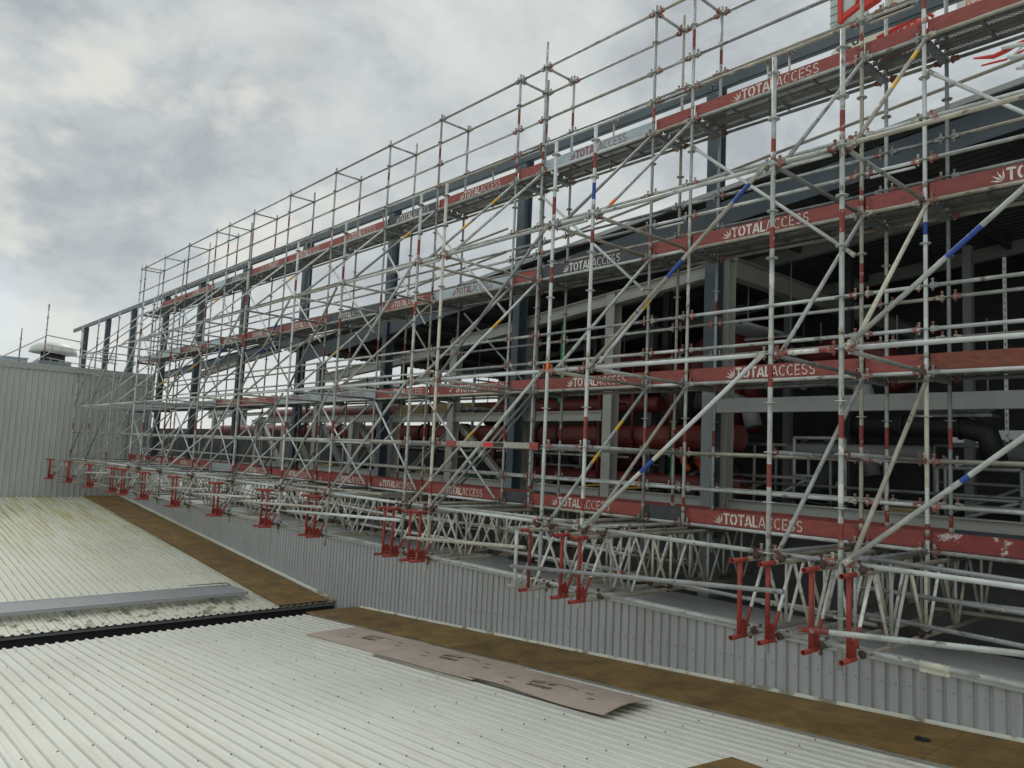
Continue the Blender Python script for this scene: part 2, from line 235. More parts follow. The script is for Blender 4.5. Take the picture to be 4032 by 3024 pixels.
# ------------------------------------------------------------------ mesh helpers
class MB:
    def __init__(s): s.v = []; s.f = []; s.m = []; s.sm = []
    def quad(s, idx, mi=0, smooth=False): s.f.append(tuple(idx)); s.m.append(mi); s.sm.append(smooth)
    def box(s, lo, hi, mi=0, M=None):
        b = len(s.v)
        for x, y, z in ((0,0,0),(1,0,0),(1,1,0),(0,1,0),(0,0,1),(1,0,1),(1,1,1),(0,1,1)):
            p = Vector((hi[0] if x else lo[0], hi[1] if y else lo[1], hi[2] if z else lo[2]))
            s.v.append(tuple(M @ p) if M else tuple(p))
        for q in ((0,3,2,1),(4,5,6,7),(0,1,5,4),(1,2,6,5),(2,3,7,6),(3,0,4,7)): s.quad([b + i for i in q], mi)
        return s
    def tube(s, p0, p1, r, n=10, mi=0, r1=None, caps=True, bands=(), hollow=0):
        p0 = Vector(p0); p1 = Vector(p1); d = (p1 - p0); Ln = d.length; d = d / Ln
        a = Vector((1, 0, 0)) if abs(d.z) > 0.7 else Vector((0, 0, 1))
        a = (a - d * a.dot(d)).normalized(); b = d.cross(a)
        st = [(0, mi)]; cur = 0
        for (t0, t1, bi) in sorted(bands):
            if t0 > cur: st.append((t0, None))
            st[-1] = (st[-1][0], bi) if st[-1][0] == t0 else (t0, bi)
            st.append((min(t1, Ln), mi)); cur = t1
        ts = [q for q in st if q[0] < Ln - 1e-4]
        pts = [q[0] for q in ts] + [Ln]; mats = [mi if q[1] is None else q[1] for q in ts]
        base = len(s.v)
        for t in pts:
            rr = r if r1 is None else r + (r1 - r) * t / Ln
            for k in range(n):
                an = 2 * pi * k / n
                s.v.append(tuple(p0 + d * t + a * (rr * cos(an)) + b * (rr * sin(an))))
        for i in range(len(pts) - 1):
            for k in range(n):
                k2 = (k + 1) % n; q = base + i * n; s.quad((q + k, q + k2, q + n + k2, q + n + k), mats[i], True)
        if hollow:
            for e_, t in ((0, 0), (1, Ln)):
                dd = d * (0.15 if e_ == 0 else -0.15); o = len(s.v); P = p0 + d * t
                for k in range(n):
                    an = 2 * pi * k / n; s.v.append(tuple(P + a * (hollow * cos(an)) + b * (hollow * sin(an))))
                for k in range(n):
                    an = 2 * pi * k / n; s.v.append(tuple(P + dd + a * (hollow * cos(an)) + b * (hollow * sin(an))))
                outer = base if e_ == 0 else base + (len(pts) - 1) * n
                for k in range(n):
                    k2 = (k + 1) % n
                    s.quad((outer + k2, outer + k, o + k, o + k2) if e_ == 0 else (outer + k, outer + k2, o + k2, o + k), mats[0] if e_ == 0 else mats[-1])
                    s.quad((o + k, o + n + k, o + n + k2, o + k2) if e_ == 0 else (o + k2, o + n + k2, o + n + k, o + k), mats[0] if e_ == 0 else mats[-1], True)
                s.quad([o + n + k for k in range(n)], mats[0])
        elif caps:
            s.quad([base + k for k in range(n)][::-1], mats[0]); q = base + (len(pts) - 1) * n; s.quad([q + k for k in range(n)], mats[-1])
        return s
    def path(s, pts, r, n=8, mi=0):
        for a, b in zip(pts, pts[1:]): s.tube(a, b, r, n, mi, caps=True)
        return s
    def sweep(s, pts, r, n=16, mi=0, closed_caps=True):
        P = [Vector(p) for p in pts]; base = len(s.v); prev = None
        for i, p in enumerate(P):
            d = (P[min(i + 1, len(P) - 1)] - P[max(i - 1, 0)]).normalized()
            if prev is None:
                a = Vector((0, 0, 1)) if abs(d.z) < 0.8 else Vector((1, 0, 0)); a = (a - d * a.dot(d)).normalized()
            else: a = (prev - d * prev.dot(d)).normalized()
            prev = a; b = d.cross(a); rr = r[i] if isinstance(r, (list, tuple)) else r
            for k in range(n):
                an = 2 * pi * k / n; s.v.append(tuple(p + a * (rr * cos(an)) + b * (rr * sin(an))))
        for i in range(len(P) - 1):
            for k in range(n):
                k2 = (k + 1) % n; q = base + i * n; s.quad((q + k, q + k2, q + n + k2, q + n + k), mi, True)
        if closed_caps:
            s.quad([base + k for k in range(n)][::-1], mi); q = base + (len(P) - 1) * n; s.quad([q + k for k in range(n)], mi)
        return s
    def prism(s, poly, ax, t0, t1, mi=0):      # poly of 2-D points in the two other axes, extruded along ax
        b = len(s.v); n = len(poly)
        for t in (t0, t1):
            for (u, w) in poly:
                s.v.append({'x': (t, u, w), 'y': (u, t, w), 'z': (u, w, t)}[ax])
        s.quad([b + i for i in range(n)][::-1], mi); s.quad([b + n + i for i in range(n)], mi)
        for i in range(n):
            j = (i + 1) % n; s.quad((b + i, b + j, b + n + j, b + n + i), mi)
        return s
    def mesh(s, name, mats):
        me = bpy.data.meshes.new(name); me.from_pydata(s.v, [], s.f)
        for m in (mats if isinstance(mats, (list, tuple)) else [mats]): me.materials.append(m)
        me.polygons.foreach_set('material_index', s.m); me.polygons.foreach_set('use_smooth', s.sm); me.update()
        return me
def link(name, me, parent=None, loc=(0, 0, 0), M=None):
    o = bpy.data.objects.new(name, me); COL.objects.link(o)
    if M is not None: o.matrix_world = M
    else: o.location = loc
    if parent is not None: o.parent = parent
    return o
def tag(o, label, cat, group=None):
    o['label'] = label; o['category'] = cat
    if group: o['group'] = group
    if cat: o['kind'] = 'thing'
    return o
def empty(name, loc, label, cat, group=None, M=None):
    return tag(link(name, None, None, loc, M), label, cat, group)
def struct(o): o['kind'] = 'structure'; return o
def bake(o):     # world-space mesh of a top-level thing: put the origin at the middle of its base
    me = o.data; xs = [v.co for v in me.vertices]
    c = Vector(((min(v.x for v in xs) + max(v.x for v in xs)) / 2, (min(v.y for v in xs) + max(v.y for v in xs)) / 2, min(v.z for v in xs)))
    me.transform(Matrix.Translation(-c)); o.location = o.location + c; return o
ORD = ['zeroth', 'first', 'second', 'third', 'fourth', 'fifth', 'sixth', 'seventh', 'eighth', 'ninth', 'tenth', 'eleventh', 'twelfth', 'thirteenth', 'fourteenth', 'fifteenth', 'sixteenth', 'seventeenth', 'eighteenth']

# tube with local z along its length; meshes shared by size
_tc = {}
def frame(p0, p1):
    p0 = Vector(p0); d = (Vector(p1) - p0); Ln = d.length; d /= Ln
    if abs(d.z) > 0.93: a = Vector((1, 0, 0))
    else: a = Vector((0, 0, 1))
    a = (a - d * a.dot(d)).normalized(); b = d.cross(a)
    M = Matrix((a, b, d)).transposed().to_4x4(); M.translation = p0
    return M, Ln
def tubeobj(name, p0, p1, r, mats, bands=(), n=12, parent=None, hollow=0):
    M, Ln = frame(p0, p1); key = (round(Ln, 3), r, tuple(m.name for m in mats), tuple(bands), n, hollow)
    if key not in _tc:
        _tc[key] = MB().tube((0, 0, 0), (0, 0, Ln), r, n, 0, bands=bands, hollow=hollow).mesh(name, mats)
    return link(name, _tc[key], parent, M=M)

R = 0.0241
# ------------------------------------------------------------------ shared fittings
def rosette_mesh(detail):
    b = MB(); t = 0.005; n = 16 if detail else 10
    def ann(ri, ro):
        base = len(b.v)
        for z in (-t, t):
            for r_ in (ri, ro):
                for k in range(n):
                    a = 2 * pi * k / n; b.v.append((r_ * cos(a), r_ * sin(a), z))
        for k in range(n):
            j = (k + 1) % n
            A, B_, C_, D_ = base, base + n, base + 2 * n, base + 3 * n
            b.quad((A + k, B_ + k, B_ + j, A + j)); b.quad((C_ + k, C_ + j, D_ + j, D_ + k)); b.quad((B_ + k, D_ + k, D_ + j, B_ + j), 0, True); b.quad((A + k, A + j, C_ + j, C_ + k), 0, True)
    if detail:
        ann(0.0235, 0.032); ann(0.049, 0.061)
        for k in range(8):
            b.box((0.030, -0.0055, -t * .9), (0.051, 0.0055, t * .9), 0, Matrix.Rotation(2 * pi * k / 8, 4, 'Z'))
    else: ann(0.0235, 0.060)
    return b.mesh('rosette', galv if detail else galv_dark)
ROS_D, ROS_S = rosette_mesh(True), rosette_mesh(False)
def head_mesh(m1, m2, detail):
    # cast head at the end of a horizontal tube: local z runs outwards to the standard, local x is up
    b = MB()
    b.prism([(-0.030, -0.022), (0.030, -0.022), (0.036, 0.022), (-0.036, 0.022)], 'z', -0.085, -0.040, 0) if False else None
    b.box((-0.034, -0.019, -0.075), (0.034, 0.019, -0.030), 0)
    b.box((-0.026, -0.026, -0.115), (0.026, 0.026, -0.072), 0)
    b.box((0.008, -0.017, -0.034), (0.032, 0.017, -0.024), 0); b.box((-0.032, -0.017, -0.034), (-0.008, 0.017, -0.024), 0)
    for q in [(-0.058, -0.0035, 0.082, .0035)]: b.box((q[0], q[1], -.060), (q[2], q[3], -.038), 1)
    if detail: b.box((0.066, -0.009, -0.064), (0.084, 0.009, -0.034), 1)
    return b.mesh('wedge_coupler', [m1, m2])
HEADS = [head_mesh(rustcast, rustcast, True), head_mesh(galv_brown, rustcast, True), head_mesh(galv_dark, galv_dark, True), head_mesh(rustcast, galv_brown, True)]
def clamp_mesh():
    b = MB()
    b.tube((0, 0, -0.028), (0, 0, 0.028), 0.034, 10, 0); b.tube((0, -0.028, 0.0), (0, 0.028, 0.0), 0.036, 10, 0)
    for a in (0.5, 2.3, 4.0):
        b.tube((0, 0, 0), (0.095 * cos(a), 0.02, 0.095 * sin(a)), 0.008, 6, 0)
        c = Vector((0.078 * cos(a), 0.016, 0.078 * sin(a))); b.box(c - Vector((.014, .014, .014)), c + Vector((.014, .014, .014)), 0)
    return b.mesh('tube_clamp', rustdark)
CLAMP = clamp_mesh()

# ------------------------------------------------------------------ scaffold grid
X = {0: -0.72, 1: -3.26, 2: -3.99, 3: -6.515, 4: -7.24, 5: -9.745, 6: -10.456, 7: -12.977, 8: -14.993, 9: -17.567, 10: -20.202, 11: -22.698, 12: -24.655, 13: -25.767, 14: -28.433, 15: -31.129, 16: -33.587}
YO, YM, YI = 0.0, 2.116, 2.85
NEAR = 6
TONES = [galv, galv, galv_dark, galv_pale, galv_brown, galv]
def tone(): return random.choice(TONES)
def pn(i, w='post'): return f'{ORD[i]} {w} from the right' if i else f'{w} past the right picture edge'
def stdlabel(row, i): return f'{row} row scaffold standard with disc rosettes, {pn(i)}'
def standard(row, i, x, y, z0, z1, base_mat, bands, rows):
    mats = [base_mat, redband, blue, whitepaint, orange, cream]
    bl = []
    for (a, b, m) in bands:
        a = max(a, z0); b = min(b, z1)
        if b > a: bl.append((round(a - z0, 3), round(b - z0, 3), m))
    o = tubeobj('scaffold_standard', (x, y, z0), (x, y, z1), R if row != 'front' else 0.0248, mats, tuple(bl), 14 if i <= NEAR else 8)
    tag(o, stdlabel(row, i), 'scaffold post', f'{row} row scaffold standards')
    z = math.ceil((z0 + 0.05) * 2) / 2
    while z <= z1 - 0.03:
        link('rosette', ROS_D if i <= 4 else ROS_S, o, (0, 0, z - z0)); z += 0.5
    for zj in (0.2, 2.2, 4.2, 6.2) if row != 'front' else (0.17, 2.17, 4.1):      # spigot joint lines
        if z0 < zj < z1 and i <= NEAR:
            me = _tc.get('collar') or MB().tube((0, 0, -.035), (0, 0, .035), R + .003, 12, 0).mesh('joint_collar', galv_brown); _tc['collar'] = me
            link('joint_collar', me, o, (0, 0, zj - z0))
    return o
def rb(seed, zs):
    rr = random.Random(seed); out = []
    for z in zs:
        if rr.random() < 0.72: out.append((z + rr.uniform(.08, .16), z + rr.uniform(.33, .42), 1))
    return out
OB = {1: [(0.12, .36, 1), (1.15, 1.37, 1), (.55, .72, 3), (3.13, 3.36, 1), (4.14, 4.36, 1)],
      2: [(.65, .88, 1), (1.66, 1.89, 1), (2.68, 2.84, 3), (3.1, 3.33, 1), (4.05, 4.28, 1)],
      3: [(-.45, -.25, 4), (.12, .36, 1), (1.1, 1.38, 1), (3.62, 3.8, 1), (4.62, 4.82, 1), (4.2, 4.42, 2)],
      4: [(2.0, 2.12, 4), (3.2, 3.42, 1), (4.15, 4.4, 1)]}
MBn = {1: [(.12, .3, 1), (.7, 1.9, 5), (3.6, 3.75, 2), (6.35, 6.6, 1)], 2: [(.1, .3, 1), (1.14, 1.4, 1), (3.13, 3.38, 1), (4.1, 4.3, 1), (6.1, 6.35, 1)]}
for i, x in X.items():
    rr = random.Random(i * 3 + 1)
    ztop = 5.2 if i % 2 else 5.18
    standard('front', i, x, YO, -0.97, ztop, {1: galv, 2: galv, 3: galv_pale, 4: galv_pale, 5: cream}.get(i, rr.choice(TONES)), OB.get(i) or rb(i, (0, 1, 3, 4)), 0)
    mt = 8.5 if (i % 2 == 1 and i < 7) else 8.12
    if i == 3: mt = 9.1
    standard('middle', i, x, YM, -0.55, mt, {1: galv_pale}.get(i, rr.choice([galv, galv_brown, galv_dark, galv])), MBn.get(i) or rb(i + 50, (0, 1, 3, 4, 6, 7)), 0)
    standard('inner', i, x, YI, -0.45, 8.12 if i % 2 else 8.28, rr.choice([galv_dark, galv_brown, galv_dark, galv]), rb(i + 90, (0, 1, 3, 4, 6, 7)), 0)

for row, y, zt in (('middle', YM, 8.2), ('inner', YI, 8.2)):
    o = standard(row, 16, -34.15, y, -0.45, zt, galv, [], 0); o['label'] = f'{row} row scaffold standard, the very last post at the far left end'
def horizontal(name, p0, p1, label, cat, group, near, m=None, bands=(), double=False, gap=0.055, mats=None):
    p0 = Vector(p0); p1 = Vector(p1); d = (p1 - p0).normalized()
    a, b = p0 + d * gap, p1 - d * gap
    base = m or tone()
    o = tubeobj(name, a, b, R, [base, redband, blue, whitepaint, orange, yellow], bands, 12 if near else 7)
    tag(o, label, cat, group)
    Ln = (b - a).length
    if double:      # flat strengthened ledger: a second chord welded just below
        me = MB().tube((-.06, 0, .05), (-.06, 0, Ln - .05), .018, 8).mesh('stiffener', base)
        me2 = MB()
        for k in range(2): me2.box((-.056, -.003, .1), (-.012, .003, Ln - .1))
        link('stiffener', me, o); link('stiffener_web', me2.mesh('stiffener_web', base), o)
    if near:
        h = random.choice(HEADS)
        link('wedge_coupler', h, o, M=Matrix.Translation((0, 0, Ln + 0.03)))
        link('wedge_coupler', h, o, M=Matrix.Translation((0, 0, -0.03)) @ Matrix.Rotation(pi, 4, 'X'))
    return o
LEV = {0: 'bottom', 2: 'second', 4: 'third', 6: 'top'}
def bay(i): return f'{ORD[i+1]} bay from right'
for i in range(16):
    xa, xb = X[i + 1], X[i]; near = i <= NEAR; short = (xb - xa) < 1.3
    for z in (0, 2, 4):
        bands = ()
        if short and z == 2 and i == 1: bands = ((.02, .14, 1), (.18, .42, 3), (.46, .62, 1))
        horizontal('scaffold_ledger', (xa, YO, z), (xb, YO, z), f'ledger tube joining front row posts at {LEV[z]} deck height, {bay(i)}', 'scaffold tube', 'front row ledgers', near,
                   m=galv_pale if (z == 2 and not short) else None, bands=bands, double=(z == 4 and short))
    if i >= 3 and i != 4: horizontal('guard_rail', (xa, YO, 1), (xb, YO, 1), f'single mid-height rail on the front row, one metre up, {bay(i)}', 'guard rail', 'front row rails', near, m=random.choice([galv_brown, galv_dark, galv]))
    for z in (0, 2, 4, 6):
        horizontal('scaffold_ledger', (xa, YM, z), (xb, YM, z), f'ledger tube under the kickboard of the {LEV[z]} walkway, {bay(i)}', 'scaffold tube', 'middle row ledgers', near, m=random.choice([galv, galv_pale, galv_brown]))
        horizontal('scaffold_ledger', (xa, YI, z), (xb, YI, z), f'ledger tube on the building side of the {LEV[z]} walkway, {bay(i)}', 'scaffold tube', 'inner row ledgers', near, m=random.choice([galv_dark, galv_brown]))
    for z, nm in ((.5, 'lower guard rail of the bottom'), (1, 'upper guard rail of the bottom'), (2.5, 'lower guard rail of the second'), (3, 'upper guard rail of the second'),
                  (4.5, 'lower guard rail of the third'), (5, 'upper guard rail of the third'), (6.5, 'lower guard rail of the top'), (7, 'upper guard rail of the top'), (8, 'highest rail above the top')):
        horizontal('guard_rail', (xa, YM, z), (xb, YM, z), f'{nm} walkway, middle row, {bay(i)}', 'guard rail', 'middle row guard rails', near, double=(short and z in (4.5, 6.5) and i in (2, 3, 5, 1)))
        if z not in (6.5,):
            if z == .5 and i > 8: continue
            horizontal('guard_rail', (xa, YI, z), (xb, YI, z), f'{nm} walkway, building side, {bay(i)}', 'guard rail', 'inner row guard rails', near, m=random.choice([galv_dark, galv, galv_brown]))
for i in range(17):
    x = X[i]; near = i <= NEAR
    for z, nm in ((0, 'at truss level'), (1, 'one metre up'), (2, 'at second deck height'), (4, 'at third deck height')):
        if z == 1 and i > 5: continue
        horizontal('scaffold_transom', (x, YO, z), (x, YM, z), f'transom from front to middle row {nm}, {pn(i)}', 'scaffold tube', 'front transoms', near, m=random.choice([galv_brown, galv_dark, galv]))
    for z in (0, 2, 4, 6, 8):
        nm = LEV.get(z, 'highest rail')
        o = horizontal('scaffold_transom', (x, YM, z), (x, YI, z), f'short transom across the walkway at {nm} level, {pn(i)}', 'scaffold tube', 'walkway transoms', near, m=galv_dark if z < 8 else galv)
        if z in (2, 4, 6):
            me = _tc.get('uchan')
            if not me:
                b = MB(); b.box((-.055, -.045, .0), (-.015, -.040, .62)); b.box((-.055, .040, .0), (-.015, .045, .62)); b.box((-.06, -.045, 0), (-.055, .045, .62))
                me = b.mesh('transom_channel', galv_dark); _tc['uchan'] = me
            link('transom_channel', me, o)

# braces ---------------------------------------------------------------
def brace(p0, p1, label, group, m=None, bands=(), near=True, off=(0, 0, 0)):
    p0 = Vector(p0) + Vector(off); p1 = Vector(p1) + Vector(off); d = (p1 - p0).normalized()
    o = tubeobj('diagonal_brace', p0 + d * .06, p1 - d * .06, 0.0235, [m or tone(), redband, blue, whitepaint, orange, yellow, cream], bands, 12 if near else 7)
    tag(o, label, 'scaffold brace', group)
    if near:
        me = _tc.get('btip')
        if not me:
            b = MB(); b.box((-.026, -.008, -.07), (.026, .008, .035)); b.tube((0, -.016, -.045), (0, .016, -.045), .012, 8, 1); b.box((-.03, -.02, -.09), (.03, .02, -.055), 0)
            me = b.mesh('flattened_end', [galv_brown, galv_pale]); _tc['btip'] = me
        Ln = (p1 - p0).length - .12
        link('flattened_end', me, o); link('flattened_end', me, o, M=Matrix.Translation((0, 0, Ln)) @ Matrix.Rotation(pi, 4, 'X'))
    return o
BB = {(1, 4): ((1.25, 1.5, 5), (2.05, 2.3, 5)), (3, 2): ((1.2, 1.45, 5),), (3, 4): ((.15, .3, 4),), (4, 0): ((1.05, 1.25, 5), (1.75, 1.95, 5)), (6, 4): ((1.9, 2.15, 5), (1.0, 1.25, 5)), (9, 4): ((1.2, 1.45, 5),), (7, 4): ((1.6, 1.85, 5),), (11, 4): ((1.3, 1.55, 5),),
      (6, 0): ((1.5, 1.7, 5),), (8, 2): ((1.2, 1.4, 5),), (5, 2): ((1.3, 1.55, 5),), (12, 2): ((1.5, 1.8, 5),), (13, 2): ((.8, 1.1, 5),)}
for i in range(17):
    for z in (0, 2, 4):
        nm = {0: 'lowest tier', 2: 'middle tier', 4: 'upper tier'}[z]
        brace((X[i] + .07, YO + .08, z + .02), (X[i] + .035, YM - .03, z + 1.97), f'brace leaning inward from the front row, {nm}, {pn(i)}', 'inward leaning braces', bands=BB.get((i, z), ()), near=i <= NEAR,
              m=cream if (i, z) == (1, 2) else (galv_brown if (i, z) in ((3, 0), (1, 0)) else None))
OBB = {(0, 2): ((1.05, 1.4, 2),), (0, 0): ((1.17, 1.25, 2),), (2, 2): ((1.45, 1.72, 2), (.88, .9, 2), (2.55, 2.8, 2)), (2, 0): ((1.28, 1.45, 6), (1.05, 1.28, 2)), (8, 2): ((1.3, 1.5, 2), (2.1, 2.3, 2)), (9, 2): ((1.5, 1.8, 2),)}
longs = [i for i in range(16) if X[i] - X[i + 1] > 1.3]
for i in longs:
    for z in (0, 2) + ((4,) if False else ()):
        nm = {0: 'lowest tier', 2: 'middle tier'}[z]
        brace((X[i + 1] + .08, YO - .05, z + .02), (X[i] - .08, YO - .05, z + 1.98), f'long front row brace rising rightwards, {nm}, {bay(i)}', 'long front face braces', bands=OBB.get((i, z), ()), near=i <= NEAR, m={(0, 0): galv, (0, 2): galv, (2, 2): galv_brown, (2, 0): galv_pale}.get((i, z)))
    brace((X[i + 1] + .08, YM - .05, 5.52), (X[i] - .08, YM - .05, 3.5), f'long brace falling rightwards across the third walkway guard rails, {bay(i)}', 'falling face braces', m=galv_pale, near=i <= NEAR,
          bands=((2.35, 2.6, 2),) if i == 0 else ())
    if i >= 6:
        brace((X[i + 1] + .08, YI + .05, .02), (X[i] - .08, YI + .05, 1.95), f'long inner row brace rising rightwards behind the bottom walkway, {bay(i)}', 'inner row braces', m=galv_dark, near=False)
        brace((X[i + 1] + .08, YI + .05, 3.9), (X[i] - .08, YI + .05, 2.05), f'long inner row brace falling rightwards behind the second walkway, {bay(i)}', 'inner row braces', m=galv_dark, near=False)
        brace((X[i + 1] + .08, YM - .05, 1.95), (X[i] - .08, YM - .05, .02), f'long brace falling rightwards from second deck to bottom deck, {bay(i)}', 'lower falling braces', m=galv_pale, near=False)

# planks and kickboards ------------------------------------------------
def plank_mesh(Ln):
    b = MB(); w = .30
    b.box((0, 0, .052), (Ln, w, .056), 1)                   # perforated tread
    b.box((0, 0, 0), (Ln, .004, .058), 0); b.box((0, w - .004, 0), (Ln, w, .058), 0)
    b.box((0, 0, 0), (Ln, .035, .004), 0); b.box((0, w - .035, 0), (Ln, w, .004), 0)
    b.box((0, w / 2 - .018, .030), (Ln, w / 2 + .018, .052), 0)
    k = .5
    while k < Ln - .2: b.box((k, .004, .01), (k + .03, w - .004, .05), 0); k += .62
    for x0 in (-.03, Ln - .02): b.box((x0, .05, .0), (x0 + .05, .09, .05), 0); b.box((x0, w - .09, .0), (x0 + .05, w - .05, .05), 0)
    return b.mesh('scaffold_plank', [plank_edge, perf])
_pc = {}
for z in (0, 2, 4, 6):
    for i in range(16):
        Ln = round(X[i] - X[i + 1] - .08, 3)
        if Ln not in _pc: _pc[Ln] = plank_mesh(Ln)
        for k, y in enumerate((YM + .075, YM + .395)):
            o = link('scaffold_plank', _pc[Ln], None, (X[i + 1] + .04, y, z + .028))
            tag(o, f'perforated steel plank on the {LEV[z]} walkway, {["outer", "building side"][k]} one, {bay(i)}', 'scaffold plank', 'perforated scaffold planks')

# stencil lettering: strokes laid out as flat ribbons
def arc(cx, cy, rx, ry, a0, a1, n=8): return [(cx + rx * cos(radians(a0 + (a1 - a0) * k / n)), cy + ry * sin(radians(a0 + (a1 - a0) * k / n))) for k in range(n + 1)]
def glyph(c):
    g = {'T': (.66, [[(0, .92), (.66, .92)], [(.33, .86), (.33, 0)]]),
         'O': (.74, [arc(.37, .5, .31, .44, 80, -80), arc(.37, .5, .31, .44, 100, 260)]),
         '0': (.56, [arc(.28, .5, .22, .44, 80, -80), arc(.28, .5, .22, .44, 100, 260)]),
         'A': (.70, [[(.04, 0), (.31, .98)], [(.39, .98), (.66, 0)], [(.24, .28), (.5, .28)]]),
         'L': (.52, [[(.08, 1), (.08, 0)], [(.18, .08), (.52, .08)]]),
         'C': (.68, [arc(.37, .5, .31, .44, 50, 100), arc(.37, .5, .31, .44, 115, 245), arc(.37, .5, .31, .44, 260, 310)]),
         'E': (.56, [[(.08, 1), (.08, 0)], [(.18, .93), (.55, .93)], [(.18, .5), (.48, .5)], [(.18, .07), (.55, .07)]]),
         'S': (.62, [arc(.31, .72, .22, .21, 30, 265), arc(.31, .28, .22, .21, 80, -150)]),
         'H': (.66, [[(.08, 1), (.08, 0)], [(.56, 1), (.56, 0)], [(.18, .5), (.46, .5)]]),
         'I': (.2, [[(.1, 1), (.1, 0)]]),
         'R': (.62, [[(.08, 1), (.08, 0)], [(.18, .93), (.36, .93)] + arc(.36, .72, .2, .21, 90, -90) + [(.18, .51)], [(.32, .44), (.58, 0)]]),
         'B': (.62, [[(.08, 1), (.08, 0)], [(.18, .93), (.34, .93)] + arc(.34, .73, .2, .2, 90, -90) + [(.18, .53)], [(.34, .47)] + arc(.36, .27, .2, .2, 90, -90) + [(.18, .07)]]),
         'G': (.68, [arc(.37, .5, .31, .44, 50, 320), [(.4, .45), (.66, .45), (.66, .1)]]),
         'D': (.66, [[(.08, 1), (.08, 0)], [(.18, .93), (.3, .93)] + arc(.3, .5, .3, .43, 90, -90) + [(.18, .07)]]),
         'N': (.68, [[(.08, 0), (.08, 1), (.6, 0), (.6, 1)]]), 'V': (.66, [[(0, 1), (.33, 0), (.66, 1)]]),
         '9': (.58, [arc(.29, .68, .22, .26, 0, 360, 14), [(.51, .68), (.46, .3), (.3, .06)]]),
         '5': (.58, [[(.5, .93), (.12, .93), (.1, .55)] + arc(.28, .32, .24, .26, 120, -140)]),
         ' ': (.35, [])}
    return g.get(c, g[' '])
def ribbon(b, pts, w, T, mi=0):
    n = len(pts)
    for k in range(n):
        p = Vector(pts[k]); a = Vector(pts[max(k - 1, 0)]); c = Vector(pts[min(k + 1, n - 1)]); d = (c - a).normalized(); nn = Vector((-d.y, d.x)) * w / 2
        b.v.append(tuple(T(p + nn))); b.v.append(tuple(T(p - nn)))
    s0 = len(b.v) - 2 * n
    for k in range(n - 1): b.quad((s0 + 2 * k, s0 + 2 * k + 1, s0 + 2 * k + 3, s0 + 2 * k + 2), mi)
def text_mb(b, segs, size, T0, spacing=.14, squeeze=1.0):
    """segs: list of (string, stroke width); T0 maps (u, v) in metres to 3-D. Returns the width."""
    u = 0
    for s_, w in segs:
        for ch in s_:
            adv, strokes = glyph(ch)
            for st in strokes: ribbon(b, st, w, lambda p, u=u: T0((u + p.x) * size * squeeze, p.y * size))
            u += adv + spacing
    return u * size * squeeze
def logo_width(size): return .95 * size
def board_text(b, kind, size, T0):
    if kind == 'logo':
        for k, (a, l0) in enumerate(((92, 1.0), (118, 1.0), (143, 1.0), (168, .95))):      # a fan of tapering rays
            ca, sa = cos(radians(a)), sin(radians(a)); o = Vector((.95, .02)); d = Vector((ca, sa)); nn = Vector((-sa, ca))
            p = [o + d * .10, o + d * .45 + nn * .075, o + d * l0, o + d * .45 - nn * .075]
            s0 = len(b.v)
            for q in p: b.v.append(tuple(T0(q.x * size, q.y * size)))
            b.quad((s0, s0 + 1, s0 + 2, s0 + 3))
        return text_mb(b, [('TOTAL', .19), ('ACCESS', .10)], size, lambda u, v: T0(u + 1.12 * size, v), .10, .96)
    if kind == 'hire': return text_mb(b, [('0800 HIRE 0800', .17)], size, T0, .12, .9)
    if kind == 'nine': return text_mb(b, [('09 555', .13)], size, T0, .16, 1)
def kickboard(i, z, y, m, txt=None, lm=None, xt=None, label='', flip=False, size=.146, front=True, x0=None, x1=None):
    xa = (X[i + 1] if x0 is None else x0) + .03; xb = (X[i] if x1 is None else x1) - .03; Ln = xb - xa; h = .19
    b = MB(); b.box((0, 0, 0), (Ln, .028, h), 0)
    me = b.mesh('kickboard', [m])
    o = link('kickboard', me, None, (xa, y, z + .030)); tag(o, label, 'kickboard', 'kickboards along the walkways')
    if i <= 7:
        bb = MB(); cc = MB()
        for u in (.015, Ln - .06):
            bb.box((u, -.006, .01), (u + .045, -.001, h - .01), 0)
            for w_ in (.05, .14): cc.tube((u + .022, -.012, w_), (u + .022, -.004, w_), .007, 6, 0)
        eb = link('end_bracket', bb.mesh('end_bracket', [m]), o); link('bolt_heads', cc.mesh('bolt_heads', rustdark), eb)
    if txt:
        t = MB()
        s = -1 if flip else 1
        u0 = xt if xt is not None else (Ln - 1.45) / 2
        T0 = (lambda u, v: (u0 + u, -.0035, .022 + v)) if not flip else (lambda u, v: (u0 + 1.45 - u, -.0035, .168 - v))
        board_text(t, txt, size, T0)
        link('stencilled_lettering', t.mesh('stencilled_lettering', [lm or ltr_white]), o)
    return o
def lab(colr, word, z, i): return f'{colr} kickboard{word} on the {LEV[z]} walkway, {bay(i)}'
for z, nm in ((6, 'deck ledger'), (7, 'upper guard rail'), (8, 'highest rail')):
    for y, rn in ((YM, 'middle'), (YI, 'inner')):
        horizontal('guard_rail', (-34.15, y, z), (X[16], y, z), f'short {nm} at the far left end of the {rn} row, top walkway', 'guard rail', 'far end short rails', False)
horizontal('scaffold_transom', (-34.15, YM, 8), (-34.15, YI, 8), 'highest short transom at the very far left end', 'scaffold tube', 'walkway transoms', False)
